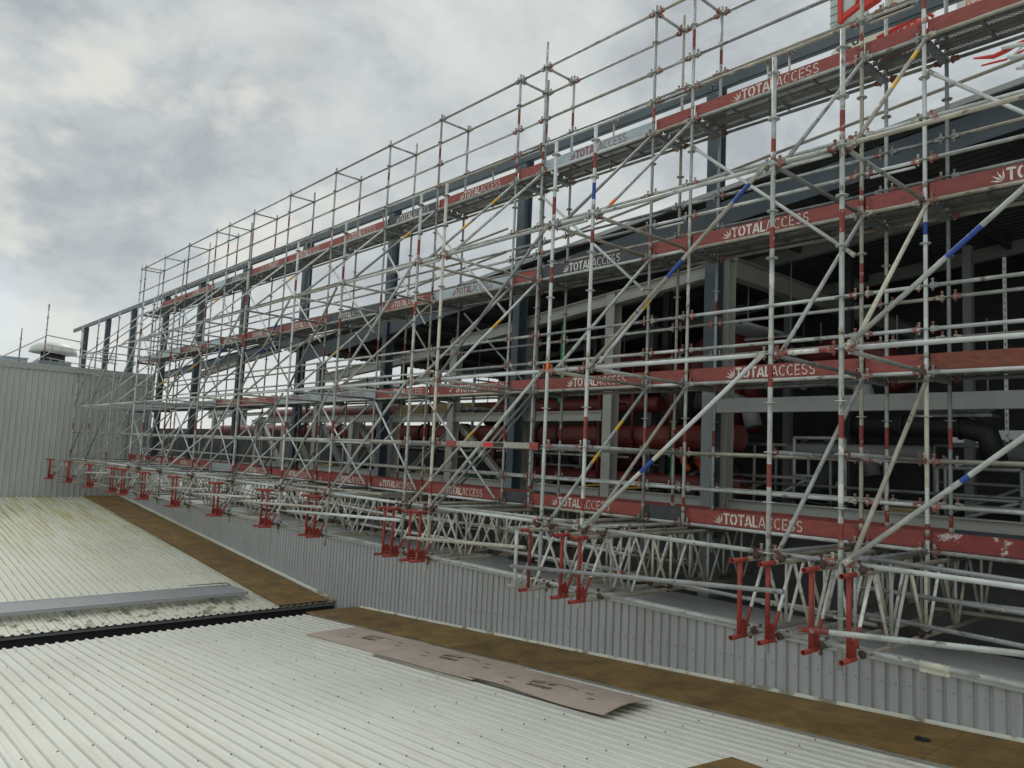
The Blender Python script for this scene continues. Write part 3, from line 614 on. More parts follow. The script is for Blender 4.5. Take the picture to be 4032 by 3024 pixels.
BK = {
 6: {0: ('r', 'logo', 1.05), 1: ('r', None), 2: ('r', 'logo', .62), 3: ('r', None), 4: ('g', 'logo', .6), 5: ('r', None), 6: ('r', 'logo', .7), 7: ('k', 'logo', .35), 8: ('r', 'logo', .75), 9: ('r', 'logo', .6), 10: ('r', 'flip', .5), 11: ('k', 'logo', .4), 12: ('g', None), 13: ('r', 'logo', .6), 14: ('w', None), 15: ('w', None)},
 4: {0: ('r', 'logo', .62), 1: ('r', None), 2: ('r', 'logo', .5), 3: ('r', None), 4: ('k', 'logo', .55), 5: ('r', None), 6: ('g', 'logo', .6), 7: ('r', 'logo', .35), 8: ('k', 'logo', .5), 9: ('r', 'logo', .6), 10: ('r', 'hire', .5), 11: ('r', 'hire', .2), 12: ('g', None), 13: ('r', 'hire', .8), 14: ('g', None), 15: ('g', None)},
 2: {0: ('b', 'nine', 1.15), 1: ('r', None), 2: ('r', 'logo', .6), 3: ('r', None), 4: ('r', 'logo', .75), 5: ('r', None), 6: ('w', 'logo', .9), 7: ('r', 'logo', .5), 8: ('g', 'logo', .75), 9: ('g', 'logo', .7), 10: ('r', 'logo', .5), 11: ('r', 'logo', .4), 12: ('g', None), 13: ('g', None), 14: ('g', None), 15: ('g', None)},
 0: {0: ('w', 'logo', 1.0), 1: ('r', None), 2: ('r', 'logo', .45), 3: ('k', None), 4: ('r', 'logo', .5), 5: ('k', None), 6: ('r', 'logo', .6), 7: ('r', 'logo', .3), 8: ('w', 'logo', 1.0), 9: ('r', 'logo', .8), 10: ('r', 'logo', .8), 11: ('g', None), 12: ('r', None), 13: ('r', 'logo', .8), 14: ('r', 'logo', .8), 15: ('r', 'logo', .8)}}
CM = {'r': (redboard, 'red painted', ltr_white), 'k': (blackboard, 'charcoal painted', ltr_white), 'g': (greyboard, 'bare grey metal', ltr_red), 'w': (redworn, 'red and white blotched', ltr_white), 'b': (brownboard, 'brown stained', ltr_white)}
for z, dd in BK.items():
    for i, spec in dd.items():
        m, nm, lm = CM[spec[0]]
        if z == 6 and i == 15: continue
        w = {'logo': ' with stencilled name', 'hire': ' with stencilled phone words', 'nine': ' with stencilled digits', 'flip': ' with upside-down stencilled name'}.get(spec[1], '')
        kickboard(i, z, YM + .03, m, {'flip': 'logo'}.get(spec[1], spec[1]), lm, spec[2] if len(spec) > 2 else None, lab(nm, w, z, i), flip=spec[1] == 'flip')
for i in range(16):
    kickboard(i, 0, YI + .03, redboard if i % 5 else blackboard, None, None, None, f'{"red" if i % 5 else "charcoal"} kickboard on the building side of the bottom walkway, {bay(i)}')

# lattice trusses --------------------------------------------------------
TZ, BZ = -0.07, -0.80
LIGHTP = [whitepaint, cream, galv_pale]
def truss(x, y0, y1, label, front='red', n=10, dz=0):
    o = empty('lattice_truss', (x, y0, BZ), label, 'lattice truss', 'lattice trusses cantilevered under the scaffold')
    H = TZ - BZ; Ln = y1 - y0
    fr = [galv_brown, trussred, galv_pale]
    bd = ((0, .27, 1),) if front == 'red' else (((0, .12, 1),) if front == 'part' else ())
    def ch(z, nm): return tubeobj(nm, (0, 0, z), (0, Ln, z), R, fr, bd, 14 if n > 8 else 8, o, hollow=.0205)
    ch(0, 'bottom_chord'); ch(H, 'top_chord')
    pm = {'red': trussred, 'part': redband, 'pale': galv_pale}[front]
    tubeobj('end_post', (0, .15, .02), (0, .15, H - .02), .0235, [pm], (), n, o)
    if front == 'red':
        g = MB().prism([(.17, .03), (.30, .03), (.235, .17), (.17, .13)], 'x', -.006, .006).mesh('gusset_plate', trussred); link('gusset_plate', g, o)
    y = .24; up_ = True; k = 0
    mats = random.choice(LIGHTP)
    d0 = (0, y, .03); d1 = (0, y + .36, H - .03)
    tubeobj('diagonal_web', d0, d1, .0165, [whitepaint, trussred], ((0, .26, 1),) if front == 'red' else (), n, o)
    y = y + .42
    while y + .5 < Ln:
        mt = ([whitepaint, cream, galv] if y < 1.7 else [galv, galv_dark, galv_brown])[k % 3]  # webs further in get darker tubes, painting in the shade under the decks
        mw = whitepaint if y < 1.7 else galv_brown
        tubeobj('diagonal_web', (0, y, H - .03), (0, y + .34, .03), .0165, [mt], (), n, o)
        if y + .42 < Ln and k < 6: tubeobj('upright_web', (0, y + .40, .03), (0, y + .40, H - .03), .0165, [cream if k % 2 else galv], (), n, o)
        if y + .80 < Ln: tubeobj('diagonal_web', (0, y + .46, .03), (0, y + .80, H - .03), .0165, [mw], (), n, o)
        y += .86; k += 1
    return o
TR = [(-3.06, -.42, 'red'), (-3.43, -.37, 'red'), (-3.85, -.40, 'red'), (-4.12, -.45, 'red'),
      (-6.15, -.57, 'red'), (-6.46, -.55, 'red'), (-7.02, -.55, 'part'), (-7.28, -.54, 'pale'),
      (-9.62, -.40, 'red'), (-9.80, -.46, 'red'), (-10.27, -.46, 'red'), (-10.52, -.46, 'red'), (-13.0, -.38, 'red'), (-13.35, -.36, 'red')]
for i in (8, 9, 10, 11, 12, 13, 14, 15, 16):
    yy = {8: -.48, 9: -.49, 10: -.56, 11: -.58, 12: -.58, 13: -.6, 14: -.62, 15: -.68, 16: -.8}[i]
    TR += [(X[i] + .13, yy, 'red'), (X[i] - .12, yy, 'red')]
TR.append((-.55, -.42, 'red')); TR.append((-.9, -.42, 'red'))
TR.sort(key=lambda t: -t[0])
for k, (x, y0, f) in enumerate(TR):
    c = {'red': 'red-ended', 'part': 'grey and red ended', 'pale': 'all pale grey'}[f]
    truss(x, y0, 3.9 if x > -24 else 3.3, (f'{c} lattice truss under the scaffold, {ORD[(k - 2) % 16 + 1]} of the {"nearer" if k < 18 else "farther"} sixteen from right' if k > 1 else f'red-ended lattice truss just past the right picture edge, {["outer", "inner"][k]} one'), f, 12 if k < 10 else 7)
# tubes clipped along and across the trusses
def deck_tube(p0, p1, label, m=None, bands=(), near=True, joint=None):
    o = tubeobj('clipped_tube', p0, p1, R, [m or random.choice([galv, galv_dark, galv_brown]), redband, blue, whitepaint], bands, 12 if near else 8, hollow=.0205 if near else 0)
    tag(o, label, 'scaffold tube', 'tubes clipped to the trusses'); return o
seg = [(-1.0, -3.4), (-3.55, -7.25), (-7.0, -9.6), (-9.75, -13.6), (-12.2, -15.6), (-15.3, -18.2), (-17.9, -20.8), (-20.5, -23.2), (-23.0, -26.3), (-26, -29), (-28.7, -31.6), (-31.4, -34)]
for k, (a, b) in enumerate(seg):
    zl, zr = [(-.57, -.35), (-.54, -.27), (-.44, -.28), (-.37, -.20), (-.35, -.2)][k] if k < 5 else (-.36, -.24)
    deck_tube((b, -.50, zl), (a, -.50, zr), f'grey tube clipped across the truss end posts, {ORD[k+1]} from right', bands=((0, .28, 1),) if k == 0 else (), m=galv_pale if k in (3,) else None, near=k < 5)
cut = [-1.0, -3.9, -6.2, -9.8, -12.2, -15.2, -18.2, -21.2, -24.2, -27.5, -30.5, -34]
for k in range(len(cut) - 1):
    deck_tube((cut[k + 1] - .2, -.06, -.742), (cut[k], -.06, -.742), f'tube clipped along the bottom of the truss ends, {ORD[k+1]} length from right', m=galv if k < 4 else None, near=k < 4)
b = MB(); b.tube((-2.55, -.06, -.742), (-2.32, -.06, -.742), .031, 12); b.box((-2.55, -.075, -.80), (-2.32, -.06, -.76)); b.tube((-2.50, -.085, -.78), (-2.50, -.05, -.78), .012, 8); b.tube((-2.37, -.085, -.78), (-2.37, -.05, -.78), .012, 8)
tag(bake(link('sleeve_coupler', b.mesh('sleeve_coupler', cream))), 'cream painted sleeve coupler joining two bottom tubes at the right edge', 'tube coupler')
kk = 0
for y, z, nm in ((.62, -.02, 'upper'), (1.25, -.70, 'lower'), (1.35, -.40, 'middle height'), (2.0, -.86, 'lower'), (2.3, -.50, 'middle height'), (3.1, -.72, 'deep lower')):
    for (a, b) in seg[:10]:
        kk += 1; rr = random.Random(kk); j = rr.uniform(-.05, .05)
        if rr.random() < .18: continue
        deck_tube((b - .15, y + j, z + rr.uniform(-.06, .06)), (a + .1, y + j * .3, z + rr.uniform(-.06, .06)), f'{nm} tube running behind the truss ends, {ORD[seg.index((a,b))+1]} stretch from right, {["nearest", "second", "third", "fourth", "fifth", "sixth"][[.62,1.25,1.35,2.0,2.3,3.1].index(y)]} line back',
                  m=whitepaint if (y, kk % 5) == (1.35, 0) else None, bands=((.5, .8, 2), (1.0, 1.15, 3), (1.4, 1.7, 2)) if (kk == 22) else (((.3, .6, 1),) if kk % 4 == 0 else ()), near=seg.index((a, b)) < 4)
rr = random.Random(5)
for k, (x, y0, f) in enumerate(TR):
    if k > 26 or k < 2: continue
    for n_, (y, z, w) in enumerate(((-.10, -.765, 'at the bottom chord end'), (-.06, -.035, 'at the top chord end'), (1.3, -.75, 'under the middle'))):
        o = link('tube_clamp', CLAMP, None, M=Matrix.Translation((x + .03, y + (.03 if n_ == 0 else 0), z)) @ Matrix.Rotation(rr.uniform(-.6, .6), 4, 'Y') @ Matrix.Rotation(rr.uniform(0, .5), 4, 'Z'))
        tag(o, f'dark rusty clamp {w} of the {ORD[(k - 2) % 16 + 1]} truss from right{", farther set" if k > 17 else ""}', 'tube clamp', 'rusty tube clamps on the trusses')

exec_objects = True
# ------------------------------------------------------------------ roofs, walls (setting around the scaffold)
def ribprofile(y0, y1, pitch, top, flank, h):
    pts = []; y = y0
    while y < y1:
        v = pitch - top - 2 * flank
        for dy, z in ((0, 0), (v, 0), (v + flank * .6, h * .8), (v + flank, h), (v + flank + top, h), (v + flank * 1.4 + top, h * .8)):
            if y + dy <= y1: pts.append((y + dy, z))
        y += pitch
    return pts
def ribbed(name, x0, x1, zf, y0, y1, m, pitch=.153, top=.034, flank=.012, h=.025):
    pts = ribprofile(y0, y1, pitch, top, flank, h); b = MB()
    n = max(1, int(abs(x1 - x0) / 2))
    xs = [x0 + (x1 - x0) * k / n for k in range(n + 1)]
    for x in xs:
        for (y, z) in pts: b.v.append((x, y, zf(x) + z))
    P = len(pts)
    for i in range(n):
        for k in range(P - 1): b.quad((i * P + k, (i + 1) * P + k, (i + 1) * P + k + 1, i * P + k + 1), 0)
    return b.mesh(name, m)
zn_ = lambda x: -1.655 + .0698 * x
zf_ = lambda x: -3.832 - .067 * x
XG0, XG1 = -15.1, -16.2
roof1 = empty('corrugated_roof', (-7, -6, -2.2), 'cream white ribbed metal roof sloping down to the dark gutter, nearest the viewer', 'metal roof', 'corrugated roofs')
def rel(o, par): o.parent = par; o.matrix_parent_inverse = par.matrix_world.inverted() if False else Matrix.Translation(-Vector(par.location)); return o
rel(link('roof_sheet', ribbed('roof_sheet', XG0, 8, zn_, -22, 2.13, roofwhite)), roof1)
sc = MB()
xr = -5.03 + 1.19 * 5
while xr > XG0:
    y = 1.92
    while y > -16:
        cx, cy, cz = xr + random.uniform(-.02, .02), y, zn_(xr) + .030
        if not (0.82 < cy < 2.06 and True):
            sc.tube((cx, cy, cz - .002), (cx, cy, cz + .003), .010, 8); sc.tube((cx, cy, cz), (cx, cy, cz + .010), .006, 6)
        y -= .306
    xr -= 1.19
o = rel(link('roofing_screw', sc.mesh('roofing_screw', mat('dull_screw_head', (.12, .12, .11), .6))), roof1); o['kind'] = 'stuff'
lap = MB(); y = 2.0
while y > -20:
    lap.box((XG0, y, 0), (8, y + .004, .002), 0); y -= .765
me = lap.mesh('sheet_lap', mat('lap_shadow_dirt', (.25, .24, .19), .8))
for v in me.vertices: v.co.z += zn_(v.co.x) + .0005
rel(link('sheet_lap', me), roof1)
roof2 = empty('corrugated_roof', (-25, -6, -2), 'stained cream ribbed metal roof rising away beyond the dark gutter', 'metal roof', 'corrugated roofs')
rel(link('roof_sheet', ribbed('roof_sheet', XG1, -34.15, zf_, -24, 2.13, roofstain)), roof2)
sc = MB(); xr = XG1 - .12
while xr > -34:
    y = 1.92
    while y > -16:
        if not .8 < y < 2.0: sc.tube((xr, y, zf_(xr) + .028), (xr, y, zf_(xr) + .038), .012, 6)
        y -= .306
    xr -= 1.19
o = rel(link('roofing_screw', sc.mesh('roofing_screw', bpy.data.materials['dull_screw_head'])), roof2); o['kind'] = 'stuff'
# gutter
b = MB(); b.box((XG1 - .25, -24, -3.05), (XG0 + .25, 2.1, -3.0)); b.box((XG1 - .06, -24, -3.0), (XG1 - .045, 2.12, -2.745)); b.box((XG0 + .1, -24, -3.0), (XG0 + .115, 2.12, -2.73))
tag(bake(link('box_gutter', b.mesh('box_gutter', mat('black_gutter_lining', (.022, .022, .02), .7)))), 'dark box gutter in the valley between the two ribbed roofs', 'gutter')
b = MB(); b.box((XG1 - .02, -24, -2.815), (XG1 - .005, 2.1, -2.765)); tag(bake(link('gutter_flashing', b.mesh('gutter_flashing', mat('dull_grey_flashing', (.16, .17, .165), .5)))), 'dull grey flashing under the cut edge of the far roof', 'flashing')
# ply sheets over the ribs
def sheet(name, x0, x1, y0, y1, zf, m, lift, th, label, cat, group, bow=0.0, rot=0.0, tx=None):
    b = MB(); nx = 24; ny = 8
    cx, cy = (x0 + x1) / 2, (y0 + y1) / 2
    for side in (0, 1):
        for i in range(nx + 1):
            for j in range(ny + 1):
                x = x0 + (x1 - x0) * i / nx; y = y0 + (y1 - y0) * j / ny
                X_, Y_ = cx + (x - cx) * cos(rot) - (y - cy) * sin(rot), cy + (x - cx) * sin(rot) + (y - cy) * cos(rot)
                bw = bow * (sin(pi * j / ny) * (i / nx) ** 2 + .35 * sin(2 * pi * i / nx) * (1 - j / ny))
                b.v.append((X_, Y_, zf(X_) + lift + bw + (th if side else 0)))
    K = (nx + 1) * (ny + 1)
    for i in range(nx):
        for j in range(ny):
            q = i * (ny + 1) + j
            b.quad((q, q + 1, q + ny + 2, q + ny + 1)); b.quad((K + q, K + q + ny + 1, K + q + ny + 2, K + q + 1))
    for i in range(nx):
        for q in (i * (ny + 1), i * (ny + 1) + ny): b.quad((q, q + ny + 1, K + q + ny + 1, K + q))
    for j in range(ny):
        for q in (j, nx * (ny + 1) + j): b.quad((q, q + 1, K + q + 1, K + q))
    o = bake(link(name, b.mesh(name, m))); tag(o, label, cat, group); return o
jx = [-.45, -2.86, -5.27, -7.67, -10.04, -12.42, -15.16]
for k in range(6):
    sheet('plywood_sheet', jx[k + 1] + .003, jx[k] - .003, .84 + random.uniform(-.012, .012), 2.03, zn_, ply, .040, .020, f'brown weathered plywood sheet beside the grey wall on the near roof, {ORD[k+1]} from right', 'plywood sheet', 'plywood strip on the roofs')
xx = -16.22; k = 0
while xx > -34:
    x1 = max(xx - 2.4, -34.1); k += 1
    sheet('plywood_sheet', x1 + .003, xx - .003, .74 + random.uniform(-.01, .01), 1.97, zf_, ply, .040, .020, f'brown plywood sheet on the far roof beyond the gutter, {ORD[k]} beyond the gutter', 'plywood sheet', 'plywood strip on the roofs'); xx = x1
sheet('plywood_sheet', -4.06, -2.9, -3.1, -1.9, lambda x: zn_(x), ply, .034, .018, 'loose plywood offcut lying on the roof at the bottom edge of the photo', 'plywood sheet', None, rot=0) if False else None
# loose ply corner at the bottom edge: a sheet set square to the roof diagonal
b = MB(); P = [(-4.09, -.44), (-4.3, -1.55), (-3.1, -1.75), (-2.9, -.6)]
for th in (.034, .052):
    for (x, y) in P: b.v.append((x, y, zn_(x) + th))
b.quad((0, 1, 2, 3)); b.quad((4, 7, 6, 5))
for i in range(4): b.quad((i, (i + 1) % 4, 4 + (i + 1) % 4, 4 + i))
tag(bake(link('plywood_sheet', b.mesh('plywood_sheet', ply))), 'loose plywood offcut on the near roof, only its corner shows at the bottom edge', 'plywood sheet')
# sheathing boards
def mgo_text(o_x, o_y, surf, rot, scale=1.0):
    t = MB(); ca, sa = cos(rot), sin(rot)
    def T(u, v):
        u *= scale; v *= scale; x = o_x + u * ca - v * sa; y = o_y + u * sa + v * ca; return (x, y, surf(x, y) + .0025)
    s_ = .085
    def arcT(u, v): w = u - .30; return T(u, v + .15 - .55 * w * w)
    text_mb(t, [('RIGID AIR', .19)], s_, arcT, .12, .75); text_mb(t, [('BARRIER', .19)], s_, lambda u, v: T(u + .05, v), .12, .85)
    pts = [(-.02 + .66 * k / 12, .27 - .55 * (.66 * k / 12 - .30) ** 2) for k in range(13)]
    ribbon(t, pts, .014, lambda p: T(p.x, p.y))
    for (u, v) in ((-.35, .12), (-.22, -.06), (.78, .16), (.92, .0)): ribbon(t, [(u, v), (u + .03, v - .005), (u + .10, v)], .028, lambda p: T(p.x, p.y))
    return t
def surf_of(x0, x1, y0, y1, lift, th, bow, rot):
    cx, cy = (x0 + x1) / 2, (y0 + y1) / 2
    def f(x, y):
        dx, dy = x - cx, y - cy; px = cx + dx * cos(rot) + dy * sin(rot); py = cy - dx * sin(rot) + dy * cos(rot)
        a = min(max((px - x0) / (x1 - x0), 0), 1); j = min(max((py - y0) / (y1 - y0), 0), 1)
        return zn_(x) + lift + th + bow * (sin(pi * j) * a ** 2 + .35 * sin(2 * pi * a) * (1 - j)) + .001
    return f
B1 = sheet('sheathing_board', -12.85, -10.52, -.33, .74, zn_, mgo, .036, .011, 'pinkish brown printed sheathing board, farthest of the three on the near roof', 'sheathing board', 'sheathing boards on the near roof', bow=.012, rot=.012)
B2 = sheet('sheathing_board', -10.60, -8.10, -.38, .66, zn_, mgo, .055, .011, 'pinkish brown printed sheathing board, middle one of three on the near roof', 'sheathing board', 'sheathing boards on the near roof', bow=.016, rot=.025)
B3 = sheet('sheathing_board', -8.22, -5.75, -.34, .52, zn_, mgo, .075, .011, 'pinkish brown printed sheathing board, nearest one with its end curled up', 'sheathing board', 'sheathing boards on the near roof', bow=.05, rot=-.015)
for B_, cx, cy, sf in ((B1, -11.85, .15, surf_of(-12.85, -10.52, -.33, .74, .036, .011, .012, .012)), (B2, -9.55, .12, surf_of(-10.60, -8.10, -.38, .66, .055, .011, .016, .025)), (B3, -7.35, -.12, surf_of(-8.22, -5.75, -.34, .52, .075, .011, .05, -.015))):
    me = mgo_text(cx, cy, sf, radians(4), 1.15).mesh('printed_marking', ltr_faint); t = link('printed_marking', me, B_); t.matrix_parent_inverse = Matrix.Translation(-B_.location)

# grey cladding wall under the scaffold
def wall_ribs(name, x0, x1, y, z0, ztop, m, pitch=.15, groove=.030, depth=.028, fl=.010, phase=-4.164, zb=None):
    prof = []
    k0 = math.floor((x0 - phase) / pitch) - 1; x = phase + k0 * pitch
    while x < x1 + pitch:
        for dx, dd in ((-groove / 2 - fl, 0), (-groove / 2, depth), (groove / 2, depth), (groove / 2 + fl, 0)):
            if x0 <= x + dx <= x1: prof.append((x + dx, dd))
        x += pitch
    b = MB(); n = len(prof)
    for (x, dd) in prof: b.v.append((x, y + dd, zb(x) if zb else z0)); 
    for (x, dd) in prof: b.v.append((x, y + dd, ztop))
    for k in range(n - 1): b.quad((k, k + 1, n + k + 1, n + k))
    return b.mesh(name, m)
wl = empty('cladding_wall', (-16, 2.15, -3), 'long low grey ribbed cladding wall below the scaffold trusses', 'wall')
zb = lambda x: (zn_(x) if x > (XG0 + XG1) / 2 else zf_(x)) - .02 if not (XG1 < x < XG0) else -2.95
rel(link('cladding_sheet', wall_ribs('cladding_sheet', -34.1, 9, 2.15, 0, -1.215, wallgrey, zb=zb)), wl)
b = MB(); b.prism([(2.12, -1.30), (2.13, -1.30), (2.145, -1.198), (3.10, -1.185), (3.10, -1.17), (2.12, -1.185)], 'x', -34.1, 9)
rel(link('cap_flashing', b.mesh('cap_flashing', capgrey)), wl)
b = MB(); b.prism([(3.10, -1.26), (3.55, -1.26), (3.55, -1.22), (3.10, -1.22)], 'x', -34.1, 9)
rel(link('rear_flashing', b.mesh('rear_flashing', mat('dark_flashing', (.11, .11, .112), .6))), wl)
b = MB()
x = 8.9
while x > -34:
    if not XG1 - .1 < x < XG0 + .1 and x < -.5:
        z = zb(x) + .42; b.tube((x + .075 + .007, 2.15, z), (x + .075 + .007, 2.138, z), .011, 6)
    x -= .15
s_ = rel(link('wall_screw', b.mesh('wall_screw', mat('painted_screw_head', (.30, .31, .31), .5))), wl); s_['kind'] = 'stuff'
b = MB()      # upstand flashing at the wall foot
for (xa, xb, zf) in ((XG0, 9, zn_), (-34.1, XG1, zf_)):
    s0 = len(b.v)
    for x in (xa, xb):
        for (y, z) in ((2.05, .036), (2.125, .040), (2.148, .075)): b.v.append((x, y, zf(x) + z))
    b.quad((s0, s0 + 1, s0 + 4, s0 + 3)); b.quad((s0 + 1, s0 + 2, s0 + 5, s0 + 4))
rel(link('foot_flashing', b.mesh('foot_flashing', roofstain)), wl)

# end wall with ventilator behind
def endwall():
    w = empty('cladding_wall', (-34.2, -5, -2), 'tall pale grey ribbed end wall closing the far roof at left', 'wall')
    b = MB(); prof = []; y = -25
    while y < 3.0:
        for dy, dd in ((0, 0), (.115, 0), (.130, .030), (.165, .030), (.180, 0)):
            if y + dy < 3.0: prof.append((y + dy, dd))
        y += .20
    n = len(prof)
    for (y, d) in prof: b.v.append((-34.2 + d, y, -2.2))
    for (y, d) in prof: b.v.append((-34.2 + d, y, 3.42))
    for k in range(n - 1): b.quad((k, n + k, n + k + 1, k + 1))
    b.box((-34.6, -25, -2.2), (-34.24, 3.0, 3.35))
    rel(link('cladding_sheet', b.mesh('cladding_sheet', endgrey)), w)
    b = MB(); b.prism([(-34.150, 3.36), (-34.145, 3.60), (-34.75, 3.62), (-34.75, 3.58), (-34.165, 3.565), (-34.165, 3.36)], 'y', -25, 3.03)
    rel(link('cap_flashing', b.mesh('cap_flashing', mat('pale_flashing', (.36, .37, .36), .45))), w)
    b = MB(); b.box((-34.6, 2.9, -2.2), (-34.14, 3.035, 3.4)); rel(link('corner_flashing', b.mesh('corner_flashing', endgrey)), w)
    b = MB(); b.box((-48, -25, 3.2), (-34.7, 3.0, 3.32)); rel(link('flat_roof', b.mesh('flat_roof', roofgrey)), w)
    b = MB(); b.box((-48, 2.8, -3), (-34.7, 3.0, 3.2)); rel(link('side_wall', b.mesh('side_wall', endgrey)), w)
endwall()
v = empty('roof_ventilator', (-37, -.30, 3.32), 'white mushroom roof ventilator above the grey end wall', 'ventilator')
b = MB(); prof = [(0, 1.44), (.35, 1.43), (.62, 1.36), (.82, 1.22), (.88, 1.08), (.90, .98), (.84, .97), (.80, 1.02), (0, 1.05)]; n = 28
for (r_, z) in prof:
    for k in range(n): b.v.append((r_ * cos(2 * pi * k / n), r_ * sin(2 * pi * k / n), z))
for i in range(len(prof) - 1):
    for k in range(n): b.quad((i * n + k, i * n + (k + 1) % n, (i + 1) * n + (k + 1) % n, (i + 1) * n + k), 0, True)
link('cowl', b.mesh('cowl', ventwhite), v)
link('throat', MB().tube((0, 0, .5), (0, 0, 1.04), .46, 24).mesh('throat', mat('throat_dark', (.05, .04, .04), .7)), v)
b = MB(); b.box((-.75, -.72, 0), (.75, .72, .42)); b.box((-.6, -.6, .42), (.6, .6, .62)); link('base_box', b.mesh('base_box', mat('blue_grey_metal', (.27, .31, .34), .4, .2)), v)
b = MB(); b.box((-.5, -.5, 0), (.5, .6, .62)); b.box((-.54, -.54, .62), (.54, .64, .66)); b.box((.5, -.3, .15), (.52, .4, .5))
tag(link('plant_box', b.mesh('plant_box', mat('pale_blue_metal', (.40, .47, .49), .4)), None, (-37.2, -1.85, 3.32)), 'pale blue metal plant box on the roof left of the ventilator', 'plant box')
# edge protection on that roof
def post(x, y, z0, z1, label):
    o = tubeobj('scaffold_standard', (x, y, z0), (x, y, z1), R, [galv_dark, redband], ((.9, 1.15, 1),), 8); tag(o, label, 'scaffold post', 'edge protection posts'); z = z0 + .35
    while z < z1 - .03: link('rosette', ROS_S, o, (0, 0, z - z0)); z += .5
post(-36, -.80, 3.33, 6.25, 'tall scaffold post standing in front of the mushroom ventilator'); post(-36, -1.66, 3.33, 5.1, 'short scaffold post above the end wall, second from the left'); post(-36, -2.6, 3.33, 4.7, 'short scaffold post above the end wall at the left picture edge')
def extra(name, p0, p1, label, cat='scaffold tube', m=None, bands=(), n=8, group=None):
    o = tubeobj(name, p0, p1, R, [m or tone(), redband, blue, whitepaint, orange], bands, n); tag(o, label, cat, group); return o
extra('guard_rail', (-36, -.80, 4.95), (-33.6, .1, 4.55), 'top rail from the ventilator post to the last front post', 'guard rail')
extra('diagonal_brace', (-36, -.80, 4.9), (-36, -2.9, 3.4), 'brace sloping down left from the ventilator post', 'scaffold brace')
extra('diagonal_brace', (-36, -.60, 4.25), (-36, -1.6, 3.45), 'short brace under the ventilator post', 'scaffold brace')
def ladder_beam(p0, p1, label):
    p0, p1 = Vector(p0), Vector(p1); o = empty('ladder_beam', p0, label, 'ladder beam', 'ladder beams beside the ventilator'); d = p1 - p0; h = Vector((0, 0, .28))
    tubeobj('rail', (0, 0, 0), d, .02, [galv], (), 8, o); tubeobj('rail', h, d + h, .02, [galv], (), 8, o); k = 0
    n = int(d.length / .55)
    for i in range(n):
        q = d * ((i + .5) / n)
        for s in (-.04, .04): tubeobj('rung', q + d.normalized() * s, q + d.normalized() * s + h, .012, [galv], (), 6, o)
ladder_beam((-36, -.72, 4.28), (-32.6, 1.1, 3.75), 'upper ladder beam behind the far end of the scaffold'); ladder_beam((-36, -.72, 3.75), (-32.6, 1.1, 3.15), 'lower ladder beam behind the far end of the scaffold')

# grating walkway on the far roof
wk = empty('roof_walkway', (-17.55, -2, -2.6), 'galvanised grating walkway raised across the stained far roof', 'walkway')
b = MB(); z0 = -2.50
b.box((-18.05, -14, z0), (-17.12, .38, z0 + .004), 0)
rel(link('grating_tread', b.mesh('grating_tread', gratemat)), wk)
b = MB(); b.box((-17.12, -14, z0 - .06), (-17.06, .38, z0 + .012)); b.box((-18.11, -14, z0 - .06), (-18.05, .38, z0 + .012)); y = -13.7
while y < .3: b.box((-18.05, y, z0 - .03), (-17.12, y + .02, z0 - .002)); y += .35
rel(link('edge_channel', b.mesh('edge_channel', grating)), wk)
for y in (-8.6, -5.9, -3.15, -.35):
    b = MB(); b.box((-17.15, y - .04, zf_(-17.1) + .03), (-17.07, y + .04, z0 - .03)); b.box((-18.1, y - .04, zf_(-18) + .03), (-18.03, y + .04, z0 - .03)); b.box((-18.1, y - .02, z0 - .1), (-17.1, y + .02, z0 - .06))
    rel(link('support_bracket', b.mesh('support_bracket', galv_dark)), wk)
b = MB(); b.path([(-18.08, -.6, z0 + .06), (-18.08, .28, z0 + .055), (-18.08, .36, z0 + .01)], .012, 6)
rel(link('side_rail', b.mesh('side_rail', galv_dark)), wk)
# small dark lump on the ply
b = MB(); rr = random.Random(3)
for k in range(7):
    c = Vector((-3.05 + rr.uniform(-.05, .05), 1.37 + rr.uniform(-.03, .03), zn_(-3.05) + .062 + rr.uniform(0, .012))); s = rr.uniform(.012, .028)
    b.box(Vector((-s, -s, -s * .7)), Vector((s, s, s * .7)), 0, Matrix.Translation(c) @ Matrix.Rotation(rr.uniform(0, 3), 4, 'Z'))
tag(bake(link('glove', b.mesh('glove', blackrub))), 'small crumpled black glove lying on the plywood at lower right', 'glove')

# ------------------------------------------------------------------ building frame behind the scaffold
def ibeam(p0, p1, w, h, m, name, par, upv=(0, 0, 1), tf=.014, tw=.010):
    p0, p1 = Vector(p0), Vector(p1); d = (p1 - p0).normalized(); upv = Vector(upv); upv = (upv - d * upv.dot(d)).normalized(); s = upv.cross(d)
    Mx = Matrix((d, s, upv)).transposed().to_4x4(); Mx.translation = p0; Ln = (p1 - p0).length
    b = MB(); b.box((0, -w / 2, h / 2 - tf), (Ln, w / 2, h / 2)); b.box((0, -w / 2, -h / 2), (Ln, w / 2, -h / 2 + tf)); b.box((0, -tw / 2, -h / 2 + tf), (Ln, tw / 2, h / 2 - tf))
    return b, Mx
def beam_thing(name, p0, p1, w, h, m, label, cat, group=None, upv=(0, 0, 1), plates=True):
    b, Mx = ibeam(p0, p1, w, h, m, name, None, upv); Ln = (Vector(p1) - Vector(p0)).length
    o = link(name, b.mesh(name, m), None, M=Mx); tag(o, label, cat, group)
    if plates:
        e = MB()
        for u in (.004, Ln - .016): e.box((u, -w / 2 - .01, -h / 2 - .01), (u + .012, w / 2 + .01, h / 2 + .01))
        for u in (.16, Ln - .2):
            for zz in (-.2, .2): e.tube((u, -.03, zz * h), (u, .03, zz * h), .012, 6)
        link('end_plate', e.mesh('end_plate', m), o)
    return o
